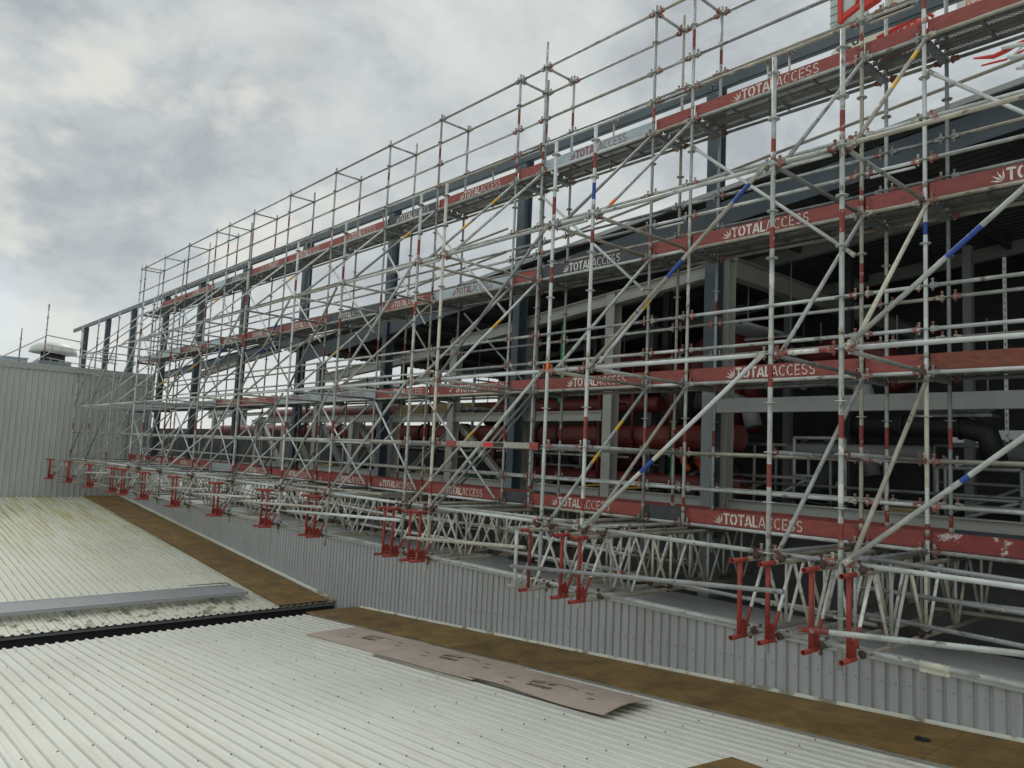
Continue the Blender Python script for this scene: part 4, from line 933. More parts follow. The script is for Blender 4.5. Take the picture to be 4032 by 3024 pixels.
CX = [-6.94, -11.62, -16.65, -21.5, -26.1, -30.45, -34.74, -39.6, -44.2, -48.9]
rt = lambda x: 5.5 + .092 * (x + 2.56)
for k, x in enumerate(CX):
    o = empty('steel_column', (x, 3.42, -2.8), f'dark blue-grey steel column rising to the parapet rail, {ORD[k+1]} from the right', 'steel column', 'dark blue steel columns')
    b = MB(); H = 7.15 + 2.8
    b.box((-.10, -.12, 2.5), (.10, -.105, H)); b.box((-.10, .105, 2.5), (.10, .12, H)); b.box((-.006, -.105, 2.5), (.006, .105, H))
    link('column_shaft', b.mesh('column_shaft', dblue), o)
    if k < 3:
        b = MB(); b.box((-.099, -.126, 1.2), (.099, -.121, {0: 4.86, 1: 3.2, 2: 3.3}[k])); link('unpainted_face', b.mesh('unpainted_face', bluegrey), o)
    b = MB(); b.box((-.10, -.12, 0), (.10, .12, 2.5)); link('column_foot', b.mesh('column_foot', bluegrey), o)
    b = MB(); b.box((-.13, -.13, H - .3), (.13, -.121, H - .05)); 
    c2 = MB()
    for s in (-1, 1):
        for zz in (.1, .22): c2.tube((s * .08, -.14, H - .3 + zz), (s * .08, -.12, H - .3 + zz), .012, 6)
    cp_ = link('cleat_plate', b.mesh('cleat_plate', dblue), o); link('bolt_heads', c2.mesh('bolt_heads', galv), cp_)
xs = [9, 4.1, -1.4] + CX + [-51.5]
for k in range(len(xs) - 1):
    b = MB(); b.box((0, 0, 0), (xs[k] - xs[k + 1] - .02, .008, .19)); b.box((0, 0, .182), (xs[k] - xs[k + 1] - .02, .09, .19)); b.box((0, 0, 0), (xs[k] - xs[k + 1] - .02, .09, .008))
    o = link('parapet_rail', b.mesh('parapet_rail', dblue), None, (xs[k + 1], 3.28, 7.02 + (.0 if k < 6 else .05))); tag(o, f'dark blue channel rail along the column tops, {ORD[k+1]} length from the right', 'steel rail', 'parapet rail lengths')
# dark blue sloping eaves beam and roof
def sloped_box(name, xa, xb, y0, y1, ztf, h, m):
    b = MB(); s0 = 0
    for x in (xa, xb):
        for (y, z) in ((y0, 0), (y1, 0), (y1, h), (y0, h)): b.v.append((x, y, ztf(x) - h + z))
    b.quad((0, 3, 2, 1)); b.quad((4, 5, 6, 7))
    for i in range(4): b.quad((i, (i + 1) % 4, 4 + (i + 1) % 4, 4 + i))
    return b.mesh(name, m)
for k in range(-1, 3):
    xa = CX[k + 1] + .11 if k < 2 else CX[3] + .11; xb = (CX[k] - .11) if k >= 0 else 9
    o = link('eaves_beam', sloped_box('eaves_beam', xa, xb, 3.36, 3.40, rt, .40, dblue)); tag(bake(o), f'deep dark blue sloping edge beam under the roof, {ORD[k+2]} length from the right', 'steel beam', 'sloping edge beams')
    f = MB(); 
    for (z0_, z1_) in ((.0, .018), (-.40, -.382)):
        pass
rf = empty('canopy_roof', (-8, 8, 5), 'sloping metal roof of the unfinished plant building behind the scaffold', 'roof')
rz = lambda x: 5.5 + .092 * (x + 2.56) + .08
def corr_under(x0, x1, y0, y1, zf, m, name, pitch=.2, h=.04):
    b = MB(); pts = []; y = y0
    while y < y1: pts += [(y, 0), (y + .11, 0), (y + .13, h), (y + .18, h)]; y += pitch
    for x in (x0, x1):
        for (y, z) in pts: b.v.append((x, y, zf(x) + z))
    P = len(pts)
    for k in range(P - 1): b.quad((k, k + 1, P + k + 1, P + k))
    return b.mesh(name, m)
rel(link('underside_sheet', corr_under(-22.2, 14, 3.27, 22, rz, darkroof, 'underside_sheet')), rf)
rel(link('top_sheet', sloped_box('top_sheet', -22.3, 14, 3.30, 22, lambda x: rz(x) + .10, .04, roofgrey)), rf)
rel(link('edge_flashing', sloped_box('edge_flashing', -22.3, 14, 3.22, 3.26, lambda x: rz(x) + .10, .075, roofgrey)), rf)
rel(link('ridge_upstand', sloped_box('ridge_upstand', -19, 14, 4.2, 4.24, lambda x: rz(x) + .30, .18, roofgrey)), rf)
for y in (3.7, 6.5, 9.5): rel(link('roof_rafter', sloped_box('roof_rafter', -22, 14, y, y + .12, lambda x: rz(x) - .02, .26, ltsteel2 if y > 4 else ltsteel)), rf)
x = -20.6
while x < 12: 
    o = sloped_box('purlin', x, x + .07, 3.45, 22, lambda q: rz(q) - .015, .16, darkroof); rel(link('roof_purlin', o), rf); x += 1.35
# pale grey secondary frame
cols = [(-1.2, 4.6), (-6.93, 4.26), (-9.37, 4.0), (-11.78, 3.8), (-14.2, 3.5), (-16.7, 1.74), (-18.7, 1.74), (-20.85, 3.4), (-22.95, 1.74), (-25.0, 1.74)]
for k, (x, zt) in enumerate(cols):
    beam_thing('steel_column', (x, 3.78, -.1), (x, 3.78, zt), .21, .22, ltsteel, f'pale grey steel column standing behind the scaffold, {ORD[k+1]} from the right', 'steel column', 'pale grey steel columns', upv=(0, 1, 0), plates=k < 5)
for k in range(len(cols) - 1):
    a, b_ = cols[k][0], cols[k + 1][0]
    beam_thing('steel_beam', (b_ + .13, 3.75, .225), (a - .13, 3.75, .225), .16, .20, ltsteel, f'pale grey floor beam low behind the bottom walkway, {ORD[k+1]} length from the right', 'steel beam', 'low floor beams')
    if k >= 2: beam_thing('steel_beam', (b_ + .13, 3.75, 1.68), (a - .13, 3.75, 1.68), .16, .19, ltsteel, f'pale grey beam carrying the red pipe, {ORD[k-1]} length from the right', 'steel beam', 'pipe support beams')
beam_thing('steel_beam', (-11.7, 3.72, 3.66), (-7.2, 3.72, 4.10), .16, .24, ltsteel, 'pale grey sloping rafter between the two nearest columns behind the scaffold', 'steel beam')
beam_thing('steel_beam', (-14.2, 3.72, 3.42), (-11.95, 3.72, 3.63), .16, .24, ltsteel, 'pale grey sloping rafter just left of the second dark blue column', 'steel beam')
beam_thing('steel_beam', (-21, 3.8, 2.9), (-15.0, 3.8, 3.3), .16, .24, ltsteel, 'pale grey sloping rafter low under the roof edge between the third and fourth blue columns', 'steel beam')
beam_thing('steel_beam', (-6.93, 3.9, 4.15), (-6.93, 12, 4.15), .2, .34, ltsteel, 'deep pale grey beam running back into the building from the nearest column', 'steel beam')
b = MB(); b.box((-6.76, 3.26, 1.67), (6, 3.40, 1.885)); tag(bake(link('box_beam', b.mesh('box_beam', ltsteel2))), 'smooth grey rectangular box beam across the opening at right', 'steel beam')
for k, (xa, za, xb, zb_, m) in enumerate(((-18.6, 1.5, -17.5, .3, ltsteel), (-14.1, 1.5, -12.45, .3, ltsteel), (-14.3, 1.45, -16.2, .3, ltsteel2), (-22.8, 1.5, -21.5, .3, ltsteel), (-20.9, 1.5, -19.4, .3, ltsteel2), (-25, 1.5, -23.6, .3, ltsteel))):
    beam_thing('knee_brace', (xa, 3.95, za), (xb, 3.95, zb_), .13, .13, m, f'pale grey diagonal steel brace below the pipe beams, {ORD[k+1]} built outward', 'steel brace', 'diagonal steel braces') if False else tag(beam_thing('knee_brace', (xa, 3.95, za), (xb, 3.95, zb_), .13, .13, m, '', 'steel brace'), f'diagonal steel brace under the pipe beam, near {["the third blue column, left side", "the second blue column, left side", "the third blue column, right side", "the fourth blue column, left side", "the fourth blue column, right side", "the fifth blue column"][k]}', 'steel brace', 'diagonal steel braces')
b = MB(); b.box((-9.3, -.075, .955), (-7.28, -.045, 1.035))
o = link('guard_board', b.mesh('guard_board', galv_brown), None, (0, 0, 0)); tag(bake(o), 'pale metal guard board with red ends and a small red sticker, on the front row', 'guard board')
b = MB(); b.box((-9.3, -.079, .952), (-9.05, -.041, 1.038)); b.box((-7.45, -.079, .952), (-7.28, -.041, 1.038)); c_ = link('painted_end', b.mesh('painted_end', redband), o); c_.matrix_parent_inverse = Matrix.Translation(-o.location)
b = MB(); b.box((-8.42, -.082, .965), (-8.2, -.078, 1.025)); c_ = link('red_sticker', b.mesh('red_sticker', mat('sticker_red', (.5, .02, .02), .4)), o); c_.matrix_parent_inverse = Matrix.Translation(-o.location)
b = MB(); b.box((-8.195, -.082, .965), (-7.98, -.078, 1.025)); c_ = link('black_sticker', b.mesh('black_sticker', blackrub), o); c_.matrix_parent_inverse = Matrix.Translation(-o.location)
# interior
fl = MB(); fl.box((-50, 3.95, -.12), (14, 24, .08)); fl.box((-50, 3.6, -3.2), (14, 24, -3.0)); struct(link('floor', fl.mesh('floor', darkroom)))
iw = empty('block_wall', (-5, 12, -3), 'dark inner wall at the back of the plant building', 'wall')
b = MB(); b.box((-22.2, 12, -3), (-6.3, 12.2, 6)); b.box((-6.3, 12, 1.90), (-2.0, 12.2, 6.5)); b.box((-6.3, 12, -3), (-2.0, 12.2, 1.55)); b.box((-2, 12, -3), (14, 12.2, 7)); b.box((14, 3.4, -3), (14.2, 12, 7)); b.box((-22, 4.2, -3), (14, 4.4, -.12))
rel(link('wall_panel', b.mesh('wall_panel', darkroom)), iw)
iw2 = empty('block_wall', (-36, 7, -3), 'dark low plant room wall behind the far pipes', 'wall')
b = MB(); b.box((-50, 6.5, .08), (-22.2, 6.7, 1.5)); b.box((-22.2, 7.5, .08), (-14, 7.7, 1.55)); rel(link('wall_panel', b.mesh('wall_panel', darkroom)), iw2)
# pipes
def pipe(pts, r, label, m=redpipe, flanges=(), name='pipe'):
    o = link(name, MB().sweep(pts, r, 20).mesh(name, m)); tag(o, label, 'pipe')
    for f in flanges:
        link('pipe_flange', MB().tube(Vector(f) - Vector((.035, 0, 0)), Vector(f) + Vector((.035, 0, 0)), r + .045, 20).mesh('pipe_flange', blackrub), o)
    return o
pipe([(-30, 4.5, 1.33), (-7.05, 4.5, 1.33)], .215, 'long horizontal red pipe just under the pipe beam behind the scaffold', flanges=[(x, 4.5, 1.33) for x in (-11.9, -14.6, -16.3, -18.4, -20.6, -23, -26)])
pipe([(-27, 5.1, 2.0), (-9.2, 5.1, 2.0)], .16, 'red pipe lying above the pale pipe beam', flanges=[])
pipe([(-13, 4.7, .50), (-7.1, 4.7, .50)], .15, 'lower red pipe near the floor, left of the worker')
def elbow(c, r0, a0, a1, ax, n=8): return [(c[0] + r0 * cos(radians(a0 + (a1 - a0) * k / n)), c[1], c[2] + r0 * sin(radians(a0 + (a1 - a0) * k / n))) for k in range(n + 1)]
pipe([(-11.3, 5.6, 2.95), (-9.4, 5.6, 2.95)] + elbow((-9.4, 0, 2.55), .4, 90, 0, 0) and [(-11.6, 5.6, 2.95)] + [(p[0], 5.6, p[2]) for p in elbow((-9.6, 0, 2.5), .45, 90, 0, 0)] + [(-9.15, 5.6, 1.3)], .24, 'thick red pipe turning down behind the second pale column', m=redpipe2)
pipe([(-8.9, 5.9, 1.4)] + [(p[0], 5.9, p[2]) for p in elbow((-8.3, 0, 2.7), .6, 180, 20, 0)] + [(-7.74, 5.9, 1.5)], .26, 'thick red pipe bend looping up left of the nearest blue column', m=redpipe2)
pipe([(-6.9, 5.6, 3.05)] + [(p[0], 5.6, p[2]) for p in elbow((-7.5, 0, 2.6), .45, 90, 180, 0)] + [(-7.95, 5.6, 1.0)], .25, 'thick red pipe bend dropping beside the nearest blue column', m=redpipe2)
pipe([(-6.6, 5.8, 2.75), (-5.9, 5.8, 2.95), (-5.2, 5.8, 2.75), (-4.9, 5.8, 2.2)], .24, 'dull red pipe bend deep inside at right of the nearest column', m=redpipe2)
pipe([(-8.5, 4.9, 1.62), (-8.6, 4.95, 2.0), (-8.55, 5.0, 2.35)], .2, 'black rubber sleeve on the pipe above the beam', m=blackrub)
pipe([(-7.0, 6, 1.2), (-4.6, 6, 1.2)], .11, 'grey conduit pipe in the dark at right of the column', m=ltsteel2)
pipe([(-6.3, 5.2, .35), (-6.0, 5.2, .55), (-5.8, 5.2, .95)], .18, 'black curved rubber duct on the floor at right', m=blackrub)
pipe([(-3.9, 6.6, 1.25), (-.5, 6.6, 1.25)], .20, 'fat grey insulated pipe at the right edge of the opening', m=ltsteel2, flanges=[(-3.2, 6.6, 1.25), (-3.0, 6.6, 1.25)])
for k, x in enumerate((-3.0, -2.45, -1.9)):
    b = MB(); b.box((-.022, -.006, 0), (.022, .0, 2.6)); b.box((-.022, 0, 0), (-.018, .02, 2.6)); b.box((.018, 0, 0), (.022, .02, 2.6))
    o = link('hanger_strut', b.mesh('hanger_strut', galv_pale), None, (x - .25, 5.0, 1.35)); tag(o, f'pale galvanised hanger strut inside the opening, {ORD[k+1]} from the left', 'hanger strut', 'hanger struts')
    s = MB()
    for q in range(26): s.box((-.006, -.0075, .06 + q * .098), (.006, -.0065, .10 + q * .098))
    link('slot_row', s.mesh('slot_row', blackrub), o)
for k, (x, z0_, z1_, y) in enumerate(((-10.88, 2.05, 3.6, 3.95), (-8.1, .66, 1.62, 4.0))):
    b = MB(); b.box((-.035, 0, 0), (.035, .006, z1_ - z0_)); b.box((-.045, -.01, -.06), (.045, .016, .02)); tag(link('lifting_sling', b.mesh('lifting_sling', greenm), None, (x, y, z0_)), ['long bright green lifting sling hanging behind the scaffold', 'short green lifting sling hanging by the red pipe'][k], 'sling')
for k, (xa, xb) in enumerate(((-17.4, -15.95), (-15.8, -14.15))):
    b = MB(); b.box((0, 0, 0), (xb - xa, .5, .28)); 
    for u in (.1, .6, 1.2): b.box((u, -.02, -.0), (u + .06, -.001, .28))
    tag(link('timber_crate', b.mesh('timber_crate', timber), None, (xa, 4.3, 1.80)), f'yellowish timber crate resting above the pipe beam, {["left", "right"][k]} one', 'crate', 'timber crates'); 
# clutter in the dark interior: trays and frames
for k in range(14):
    rr = random.Random(k + 200); x = -20 + k * 1.7; y = rr.uniform(6, 10)
    o = beam_thing('steel_column', (x, y, .08), (x, y, rz(x) - .3), .15, .15, ltsteel2 if k % 2 else darkroom, f'grey inner column deep in the plant building, {ORD[k+1]} from the left', 'steel column', 'inner columns', upv=(0, 1, 0), plates=False)
    if k % 2: beam_thing('cable_tray', (x, y, rr.uniform(1.9, 3.2)), (x + 3, y + .4, rr.uniform(1.9, 3.2)), .25, .10, ltsteel2, f'grey tray spanning inside the dark plant building, {ORD[k//2+1]} from the left', 'cable tray', 'cable trays', plates=False)
for k, (x, z_, y) in enumerate(((-5.4, .95, 3.9), (-4.6, .95, 3.9), (-3.8, .95, 3.9))):
    extra('scaffold_standard', (x, y + .4, .08), (x, y + .4, 1.1), f'short handrail post inside the opening at right, {ORD[k+1]} from the left', 'handrail post', galv_dark, group='inner handrail posts')
for k, z_ in enumerate((.6, 1.05)): extra('guard_rail', (-7.2, 4.3, z_), (6, 4.3, z_ - .02), f'{["lower", "upper"][k]} inner handrail across the opening at right', 'guard rail', galv_dark)
for k in range(3): extra('guard_rail', (-13 - k * 4, 4.15, .95), (-9.2 - k * 4, 4.15, .92), f'inner handrail in front of the low red pipe, {ORD[k+1]} from the right', 'guard rail', galv)
extra('guard_rail', (-6.8, 3.12, 5.46), (1, 3.12, 6.2), 'long sloping tube above the roof edge, right of the nearest column', 'guard rail', galv_brown)
extra('guard_rail', (-11.4, 3.12, 5.0), (-7.1, 3.12, 5.42), 'long sloping tube above the roof edge, left of the nearest column', 'guard rail', galv_brown)
extra('guard_rail', (-16.4, 3.12, 4.7), (-11.8, 3.12, 5.1), 'long sloping tube above the roof edge, left of the second column', 'guard rail', galv_brown)
extra('guard_rail', (-16.4, 3.12, 5.3), (-11.8, 3.12, 5.6), 'higher sloping tube left of the second column', 'guard rail', galv_brown)
# deck-top loose posts with U heads on the top walkway
for k, x in enumerate((-5.75, -5.45, -8.9, -12.2, -16.6, -20.9, -21.4, -26.9)):
    b = MB(); b.tube((0, 0, 0), (0, 0, .9), .017, 8); b.box((-.06, -.05, .90), (.06, .05, .91)); b.box((-.06, -.05, .9), (-.052, .05, .97)); b.box((.052, -.05, .9), (.06, .05, .97)); b.tube((-.05, 0, .45), (.06, 0, .5), .01, 6)
    o = link('jack_post', b.mesh('jack_post', galv_brown), None, (x, 3.02, 6.1)); o.rotation_euler = (0, .06 * (k % 3 - 1), 0); tag(o, f'short fork-headed jack post standing at the top walkway, {ORD[k+1]} from the right', 'jack post', 'fork-headed jack posts')
for k in range(16):
    rr = random.Random(k + 400); x = -8.2 - k * .95 + rr.uniform(-.2, .2); z0_, z1_ = rr.choice([(.08, 2.3), (.9, 2.9), (.08, 1.2)])
    b = MB(); b.tube((0, 0, z0_), (0, 0, z1_), rr.choice([.02, .035, .05]), 8); b.tube((0, 0, z1_ - .3), (.0, 1.2, z1_ - .3), .02, 6); b.box((-.06, -.06, z0_ + .3), (.06, .06, z0_ + .36))
    tag(link('service_pipe', b.mesh('service_pipe', rr.choice([galv_dark, blackrub, ltsteel2, redpipe2])), None, (x, 4.15, 0)), f'thin upright service pipe in front of the red pipes, {ORD[k + 1]} from the right', 'pipe', 'thin service pipes')
def clutter(k, x, y, z, kind):
    rr = random.Random(k * 7 + 1); w = rr.uniform(.8, 1.9); h = rr.uniform(.7, 1.5); b = MB(); t_ = .03
    m = random.choice([ltsteel2, galv_dark, ltsteel, galv_dark])
    if kind == 0:      # pipe support frame
        for (a, c) in (((0, 0, 0), (0, 0, h)), ((w, 0, 0), (w, 0, h)), ((0, 0, h), (w, 0, h)), ((0, 0, h * .5), (w, 0, h * .5)), ((0, 0, 0), (w, 0, h * .5))): b.tube(a, c, t_, 6)
        nm, lb = 'pipe_rack', 'grey pipe support frame deep in the plant building'
    elif kind == 1:    # trapeze hanger carrying small pipes
        for u in (0, w): b.tube((u, 0, 0), (u, 0, h), .012, 6)
        b.box((-.05, -.02, -.03), (w + .05, .02, .01))
        for q in range(4): b.tube((.1 + q * w * .22, -1.2, .05), (.1 + q * w * .22, 1.2, .05), .04, 8)
        nm, lb = 'pipe_hanger', 'hanging rack of thin pipes deep in the plant building'
    else:              # duct with flanges
        b.sweep([(0, 0, 0), (w, 0, 0), (w + .35, 0, -.12), (w + .45, 0, -.5)], .16, 14)
        for u in (0, w * .5, w): b.tube((u - .02, 0, 0), (u + .02, 0, 0), .20, 14)
        m = random.choice([blackrub, ltsteel2, blackrub, redpipe2] if x < -7.5 else [blackrub, ltsteel2, blackrub]); nm, lb = 'duct', 'bent flanged duct deep in the plant building'
    o = link(nm, b.mesh(nm, m), None, (x, y, z)); tag(o, f'{lb}, {ORD[k // 3 + 1]} from the left', 'pipework', nm.replace('_', ' ') + 's in the plant building')
for k in range(42):
    rr = random.Random(k + 900); kind = k % 3
    clutter(k, -17 + (k // 3) * 1.15 + rr.uniform(-.4, .4), rr.uniform(4.9, 8.5), {0: .08, 1: rr.uniform(1.6, 3.2), 2: rr.uniform(.5, 2.6)}[kind], kind)
# bright white frame of the further building at left
for k, x in enumerate((-26, -29, -32, -35.5, -39, -43)):
    beam_thing('portal_post', (x, 9, -.1), (x, 9, 3.3), .22, .25, ltsteel, f'pale grey portal post of the open frame at left, {ORD[k+1]} from the right', 'steel column', 'open frame posts', upv=(0, 1, 0), plates=False)
for k, (p, q, h) in enumerate((((-22.3, 9, 3.55), (-44, 9, 2.5), .32), ((-24, 9, 2.6), (-44, 9, 2.3), .16), ((-22.3, 7, 3.3), (-36, 7, 2.4), .25), ((-22.3, 12, 2.6), (-45, 12, 2.2), .25), ((-25, 16, 1.9), (-50, 16, 1.7), .3), ((-32, 3.9, 3.5), (-24, 3.9, 4.1), .22), ((-36, 3.9, 3.75), (-22, 3.9, 4.3), .28), ((-29, 9.2, .9), (-26, 9.2, 3.0), .12), ((-32, 9.2, 3.0), (-29, 9.2, .9), .12))):
    m = dblue if k == 6 else ltsteel
    beam_thing('portal_beam', p, q, .16, h, m, f'{"dark blue" if k == 6 else "pale grey"} beam of the open frame at left, {["highest long", "thin middle", "near high", "farther middle", "farthest low", "short upper near", "upper near sloping", "rising brace", "falling brace"][k]} one', 'steel beam', 'open frame beams', plates=False)
for k in range(10):      # site rubbish and tools on the bottom walkway
    rr = random.Random(k + 77); x = -4.5 - k * 1.9; b = MB()
    if k % 2: b.path([(0, 0, 0), (.5, .12, .03), (1.0, -.05, .0), (1.4, .1, .04)], .018, 6); nm, mm_, lb = 'hose', [yellow, blackrub, greenm][k % 3], 'loose hose lying on the floor behind the bottom walkway'
    else: b.box((0, 0, 0), (.55, .35, .26)); b.box((-.01, -.01, .26), (.56, .36, .29)); nm, mm_, lb = 'tool_box', [timber, ltsteel2, blackrub][k % 3], 'site tool box standing on the floor behind the bottom walkway'
    tag(link(nm, b.mesh(nm, mm_), None, (x, 3.98 + .1 * (k % 3), .34 if k % 2 else .085)), f'{lb}, {ORD[k // 2 + 1]} from the right', nm.replace('_', ' '), nm.replace('_', ' ') + ' clutter')
for k, (x, y, w, h) in enumerate(((-62, 30, 14, 3.2), (-80, 48, 22, 4.4), (-95, 20, 20, 3.6), (-10, 27, 9, 5.2))):
    o = empty('warehouse', (x, y, -3), ['white distant warehouse seen through the frame at left, nearest one', 'white distant warehouse seen through the frame at left, middle one', 'white distant warehouse seen through the frame at left, farthest one', 'pale shed glimpsed through the gap in the dark inner wall at right'][k], 'warehouse', 'distant white sheds')
    b = MB(); b.box((-w / 2, 0, 0), (w / 2, 12, h)); link('wall', b.mesh('wall', ventwhite), o)
    b = MB(); b.prism([(-w / 2 - .4, h), (w / 2 + .4, h), (0, h + 1.4)], 'y', -.3, 12.3); link('roof', b.mesh('roof', roofgrey), o)

# worker bending behind the low red pipe
def skinned(name, verts, edges, radii, m, parent, sub=2):
    me = bpy.data.meshes.new(name); me.from_pydata([tuple(v) for v in verts], edges, []); me.materials.append(m)
    o = bpy.data.objects.new(name, me); COL.objects.link(o)
    md = o.modifiers.new('skin', 'SKIN'); me.skin_vertices[0].data[0].use_root = True
    for i, r_ in enumerate(radii): me.skin_vertices[0].data[i].radius = (r_, r_) if not isinstance(r_, tuple) else r_
    sb = o.modifiers.new('sub', 'SUBSURF'); sb.levels = sub; sb.render_levels = sub
    if parent: o.parent = parent
    for p in me.polygons: p.use_smooth = True
    return o
wkr = empty('person', (-8.86, 5.1, .08), 'worker in orange hi-vis jacket bending down behind the low red pipe', 'person')
# facing +x (right), bent forward; local metres above the floor
bv = [(0, 0, .86), (.10, 0, .98), (.24, 0, 1.06), (.36, 0, 1.08), (.45, 0, 1.03),            # pelvis..neck
      (-.02, .10, .82), (.06, .11, .46), (-.04, .12, .09), (.08, .12, .04),                    # left leg
      (-.02, -.10, .82), (.10, -.11, .46), (0, -.12, .09), (.13, -.12, .04),
      (.34, .17, 1.04), (.40, .21, .80), (.55, .18, .62), (.34, -.17, 1.04), (.38, -.22, .80), (.52, -.18, .60)]
be = [(0, 1), (1, 2), (2, 3), (3, 4), (0, 5), (5, 6), (6, 7), (7, 8), (0, 9), (9, 10), (10, 11), (11, 12), (3, 13), (13, 14), (14, 15), (3, 16), (16, 17), (17, 18)]
br = [.135, .14, .15, .13, .055, .095, .065, .045, .045, .095, .065, .045, .045, .075, .052, .035, .075, .052, .035]
skinned('body', bv, be, br, navy, wkr)
jv = [(.04, 0, .93), (.12, 0, 1.0), (.24, 0, 1.07), (.36, 0, 1.09), (.34, .18, 1.05), (.40, .22, .80), (.53, .19, .645), (.34, -.18, 1.05), (.38, -.23, .80), (.50, -.19, .63)]
skinned('hi_vis_jacket', jv, [(0, 1), (1, 2), (2, 3), (3, 4), (4, 5), (5, 6), (3, 7), (7, 8), (8, 9)], [.165, .165, .175, .155, .095, .07, .055, .095, .07, .055], hivis, wkr)
b = MB()
for q, (c, ax, r_) in enumerate((((.14, 0, 1.01), (.8, 0, .35), .18), ((.30, 0, 1.08), (.95, 0, .15), .182))):
    ax = Vector(ax).normalized(); b.tube(Vector(c) - ax * .02, Vector(c) + ax * .02, r_, 20, caps=False)
link('reflective_tape', b.mesh('reflective_tape', silver), wkr)
bpy.context.view_layer.update()
hd = empty('head', (0, 0, 0), '', ''); 
for kx in ('label', 'category'): del hd[kx]
hd.parent = wkr; hd.location = (.55, 0, .98)
def uvball(rx, ry, rz_, m, name, par, loc=(0, 0, 0), cut=None):
    b = MB(); nu, nv = 18, 12
    for j in range(nv + 1):
        a = -pi / 2 + pi * j / nv
        for i in range(nu):
            t = 2 * pi * i / nu; x, y, z = rx * cos(a) * cos(t), ry * cos(a) * sin(t), rz_ * sin(a)
            if cut and z < cut: z = cut
            b.v.append((x, y, z))
    for j in range(nv):
        for i in range(nu): b.quad((j * nu + i, j * nu + (i + 1) % nu, (j + 1) * nu + (i + 1) % nu, (j + 1) * nu + i), 0, True)
    return link(name, b.mesh(name, m), par, loc)
sk = uvball(.095, .078, .118, skin, 'face', wkr, (.55, 0, .97))
uvball(.018, .012, .02, skin, 'nose', wkr, (.648, 0, .955)); 
for s in (-1, 1): uvball(.009, .011, .009, navy, 'eye', wkr, (.633, .032 * s, .975)); uvball(.02, .008, .03, skin, 'ear', wkr, (.55, .078 * s, .965))
uvball(.006, .022, .005, rustcast, 'mouth', wkr, (.638, 0, .915))
uvball(.125, .110, .115, navy, 'hood', wkr, (.535, 0, 1.0), cut=-.02)
bpy.data.objects.remove(hd)
for s, hx in ((1, .56), (-1, .53)):
    hc = Vector((hx, .18 * s, .60)); hv = [hc, hc + Vector((.04, 0, -.05))]; he = [(0, 1)]; hr = [.03, .034]
    for f in range(4):
        b0 = hc + Vector((.055, (f - 1.5) * .019, -.085)); l_ = (.034, .042, .038, .028)[f]
        hv += [b0, b0 + Vector((.012, 0, -l_)), b0 + Vector((-.008, 0, -l_ * 1.8))]; k = len(hv) - 3; he += [(1, k), (k, k + 1), (k + 1, k + 2)]; hr += [.010, .009, .008]
    hv += [hc + Vector((.02, -.035 * s, -.04)), hc + Vector((.05, -.055 * s, -.075))]; k = len(hv) - 2; he += [(0, k), (k, k + 1)]; hr += [.012, .009]
    skinned('hand', hv, he, hr, skin, wkr, 1)

# crane at upper right, beyond the building
cr_ = empty('tower_crane', (-6.5, 10, 9), 'red and cream crane with black letters, behind the top walkway at right', 'crane')
def crel(o): return rel(o, cr_)
def slab(name, pts, y0, y1, m): b = MB(); b.prism(pts, 'y', y0, y1); return crel(link(name, b.mesh(name, m)))
slab('machine_housing', [(-8.17, 11.5), (-7.84, 11.66), (-7.84, 12.9), (-8.17, 12.9)], 10.0, 11.4, craneglass)
b = MB()
for k in range(6): b.box((-8.175, 9.985, 11.6 + k * .2), (-7.84, 9.998, 11.62 + k * .2))
crel(link('housing_louvre', b.mesh('housing_louvre', mat('louvre_grey', (.22, .27, .26), .5))))
slab('cab_frame', [(-7.90, 11.45), (-7.80, 11.45), (-7.80, 12.9), (-7.90, 12.9)], 9.8, 9.95, cranered)
slab('cab_frame', [(-7.90, 11.44), (-7.38, 11.66), (-7.38, 11.80), (-7.90, 11.58)], 9.82, 9.93, cranered)
slab('cab_frame', [(-7.48, 11.75), (-7.38, 11.80), (-7.38, 12.9), (-7.48, 12.9)], 9.8, 9.95, cranered)
slab('cab_window', [(-7.80, 11.60), (-7.48, 11.74), (-7.48, 12.9), (-7.80, 12.9)], 9.88, 9.90, mat('cab_glass', (.45, .55, .52), .15))
slab('cab_side', [(-7.38, 11.62), (-7.02, 11.72), (-6.8, 12.1), (-7.38, 12.4)], 9.9, 10.1, cranered)
slab('boom_plate', [(-8.25, 10.95), (-7.6, 10.71), (-6.85, 10.91), (-6.0, 11.29), (-6.0, 12.2), (-6.6, 12.2), (-7.22, 11.49), (-7.94, 11.24)], 10.2, 10.6, cranecream)
t = MB(); ca, sa = cos(.22), sin(.22); text_mb(t, [('CO', .22)], .20, lambda u, v: (-7.86 + u * ca - v * sa, 10.19, 10.90 + u * sa + v * ca)); crel(link('lettering', t.mesh('lettering', ltr_dark)))
b = MB(); y = 10.1
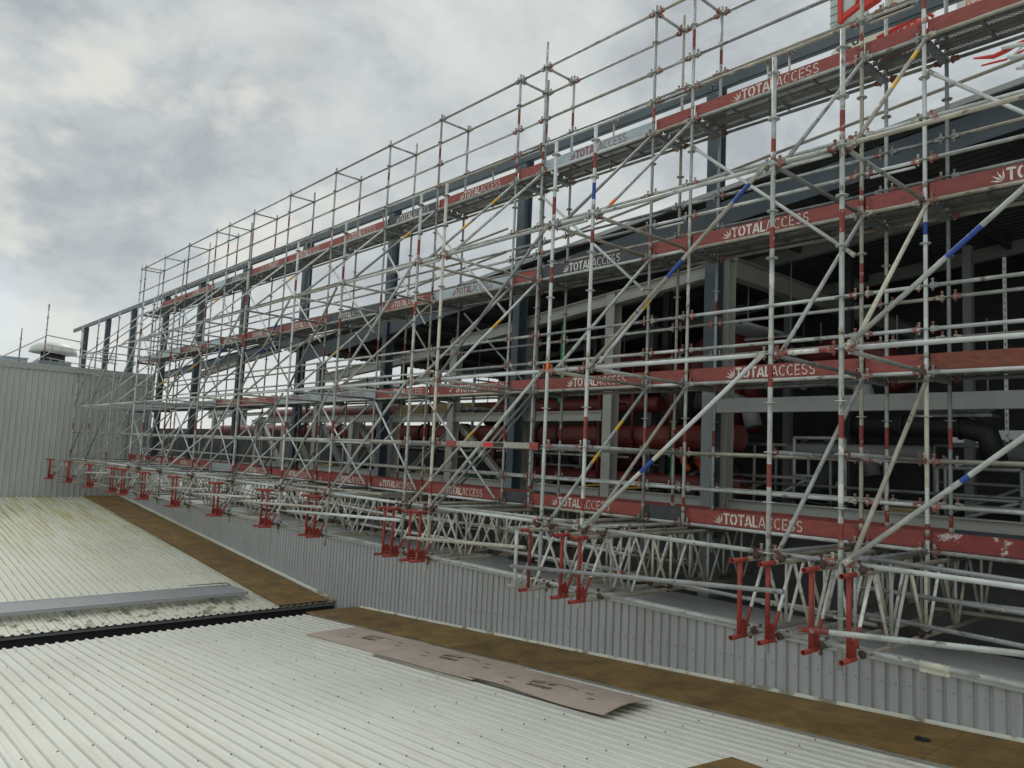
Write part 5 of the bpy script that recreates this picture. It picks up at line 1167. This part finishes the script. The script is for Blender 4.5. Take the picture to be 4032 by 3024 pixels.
for dy in (0, .7):
    b.tube((-7.3, y + dy, 10.63), (-6.0, y + dy, 10.88), .06, 8); b.tube((-7.1, y + dy, 10.86), (-5.9, y + dy, 11.08), .05, 8)
    for k in range(4): b.tube((-7.1 + k * .3, y + dy, 10.66 + k * .055), (-6.95 + k * .3, y + dy, 10.92 + k * .05), .035, 6); b.tube((-6.95 + k * .3, y + dy, 10.92 + k * .05), (-6.8 + k * .3, y + dy, 10.72 + k * .055), .035, 6)
crel(link('red_lattice', b.mesh('red_lattice', cranered)))
slab('counterweight', [(-5.4, 10.72), (-4.6, 10.55), (-3.6, 10.5), (-3.6, 11.4), (-5.4, 11.4)], 10.0, 10.5, ventwhite)
t = MB(); text_mb(t, [('N5', .22)], .17, lambda u, v: (-5.22 + u, 9.99, 10.80 - u * .1 + v)); crel(link('orange_lettering', t.mesh('orange_lettering', orange)))
b = MB(); b.sweep([(-5.15, 10.2, 9.68), (-4.78, 10.2, 9.58), (-4.55, 10.2, 9.62), (-4.19, 10.2, 9.72)], [.02, .05, .05, .03], 10); b.sweep([(-5.15, 10.7, 9.72), (-4.7, 10.7, 9.68), (-4.2, 10.7, 9.8)], .025, 8); crel(link('red_link', b.mesh('red_link', cranered)))
b = MB()
for dy in (0, .6):
    b.tube((-4.5, 10.1 + dy, 9.42), (-1.0, 10.1 + dy, 8.6), .045, 8); b.tube((-4.6, 10.1 + dy, 9.66), (-1.0, 10.1 + dy, 9.0), .045, 8)
    for k in range(8): b.tube((-4.4 + k * .4, 10.1 + dy, 9.42 - k * .09), (-4.2 + k * .4, 10.1 + dy, 9.58 - k * .075), .025, 6); b.tube((-4.2 + k * .4, 10.1 + dy, 9.58 - k * .075), (-4.0 + k * .4, 10.1 + dy, 9.33 - k * .09), .025, 6)
crel(link('white_jib', b.mesh('white_jib', ventwhite)))
b = MB()
for (x, y_) in ((-6.3, 13), (-5.3, 13), (-6.3, 14), (-5.3, 14)): b.tube((x, y_, -7.9), (x, y_, 5.0), .09, 8)
crel(link('crane_mast', b.mesh('crane_mast', cranered))) if False else None

# ground to the horizon
g = MB(); g.v = [(-1500, -1500, -8), (1500, -1500, -8), (1500, 1500, -8), (-1500, 1500, -8)]; g.quad((0, 1, 2, 3)); struct(link('ground', g.mesh('ground', concrete)))
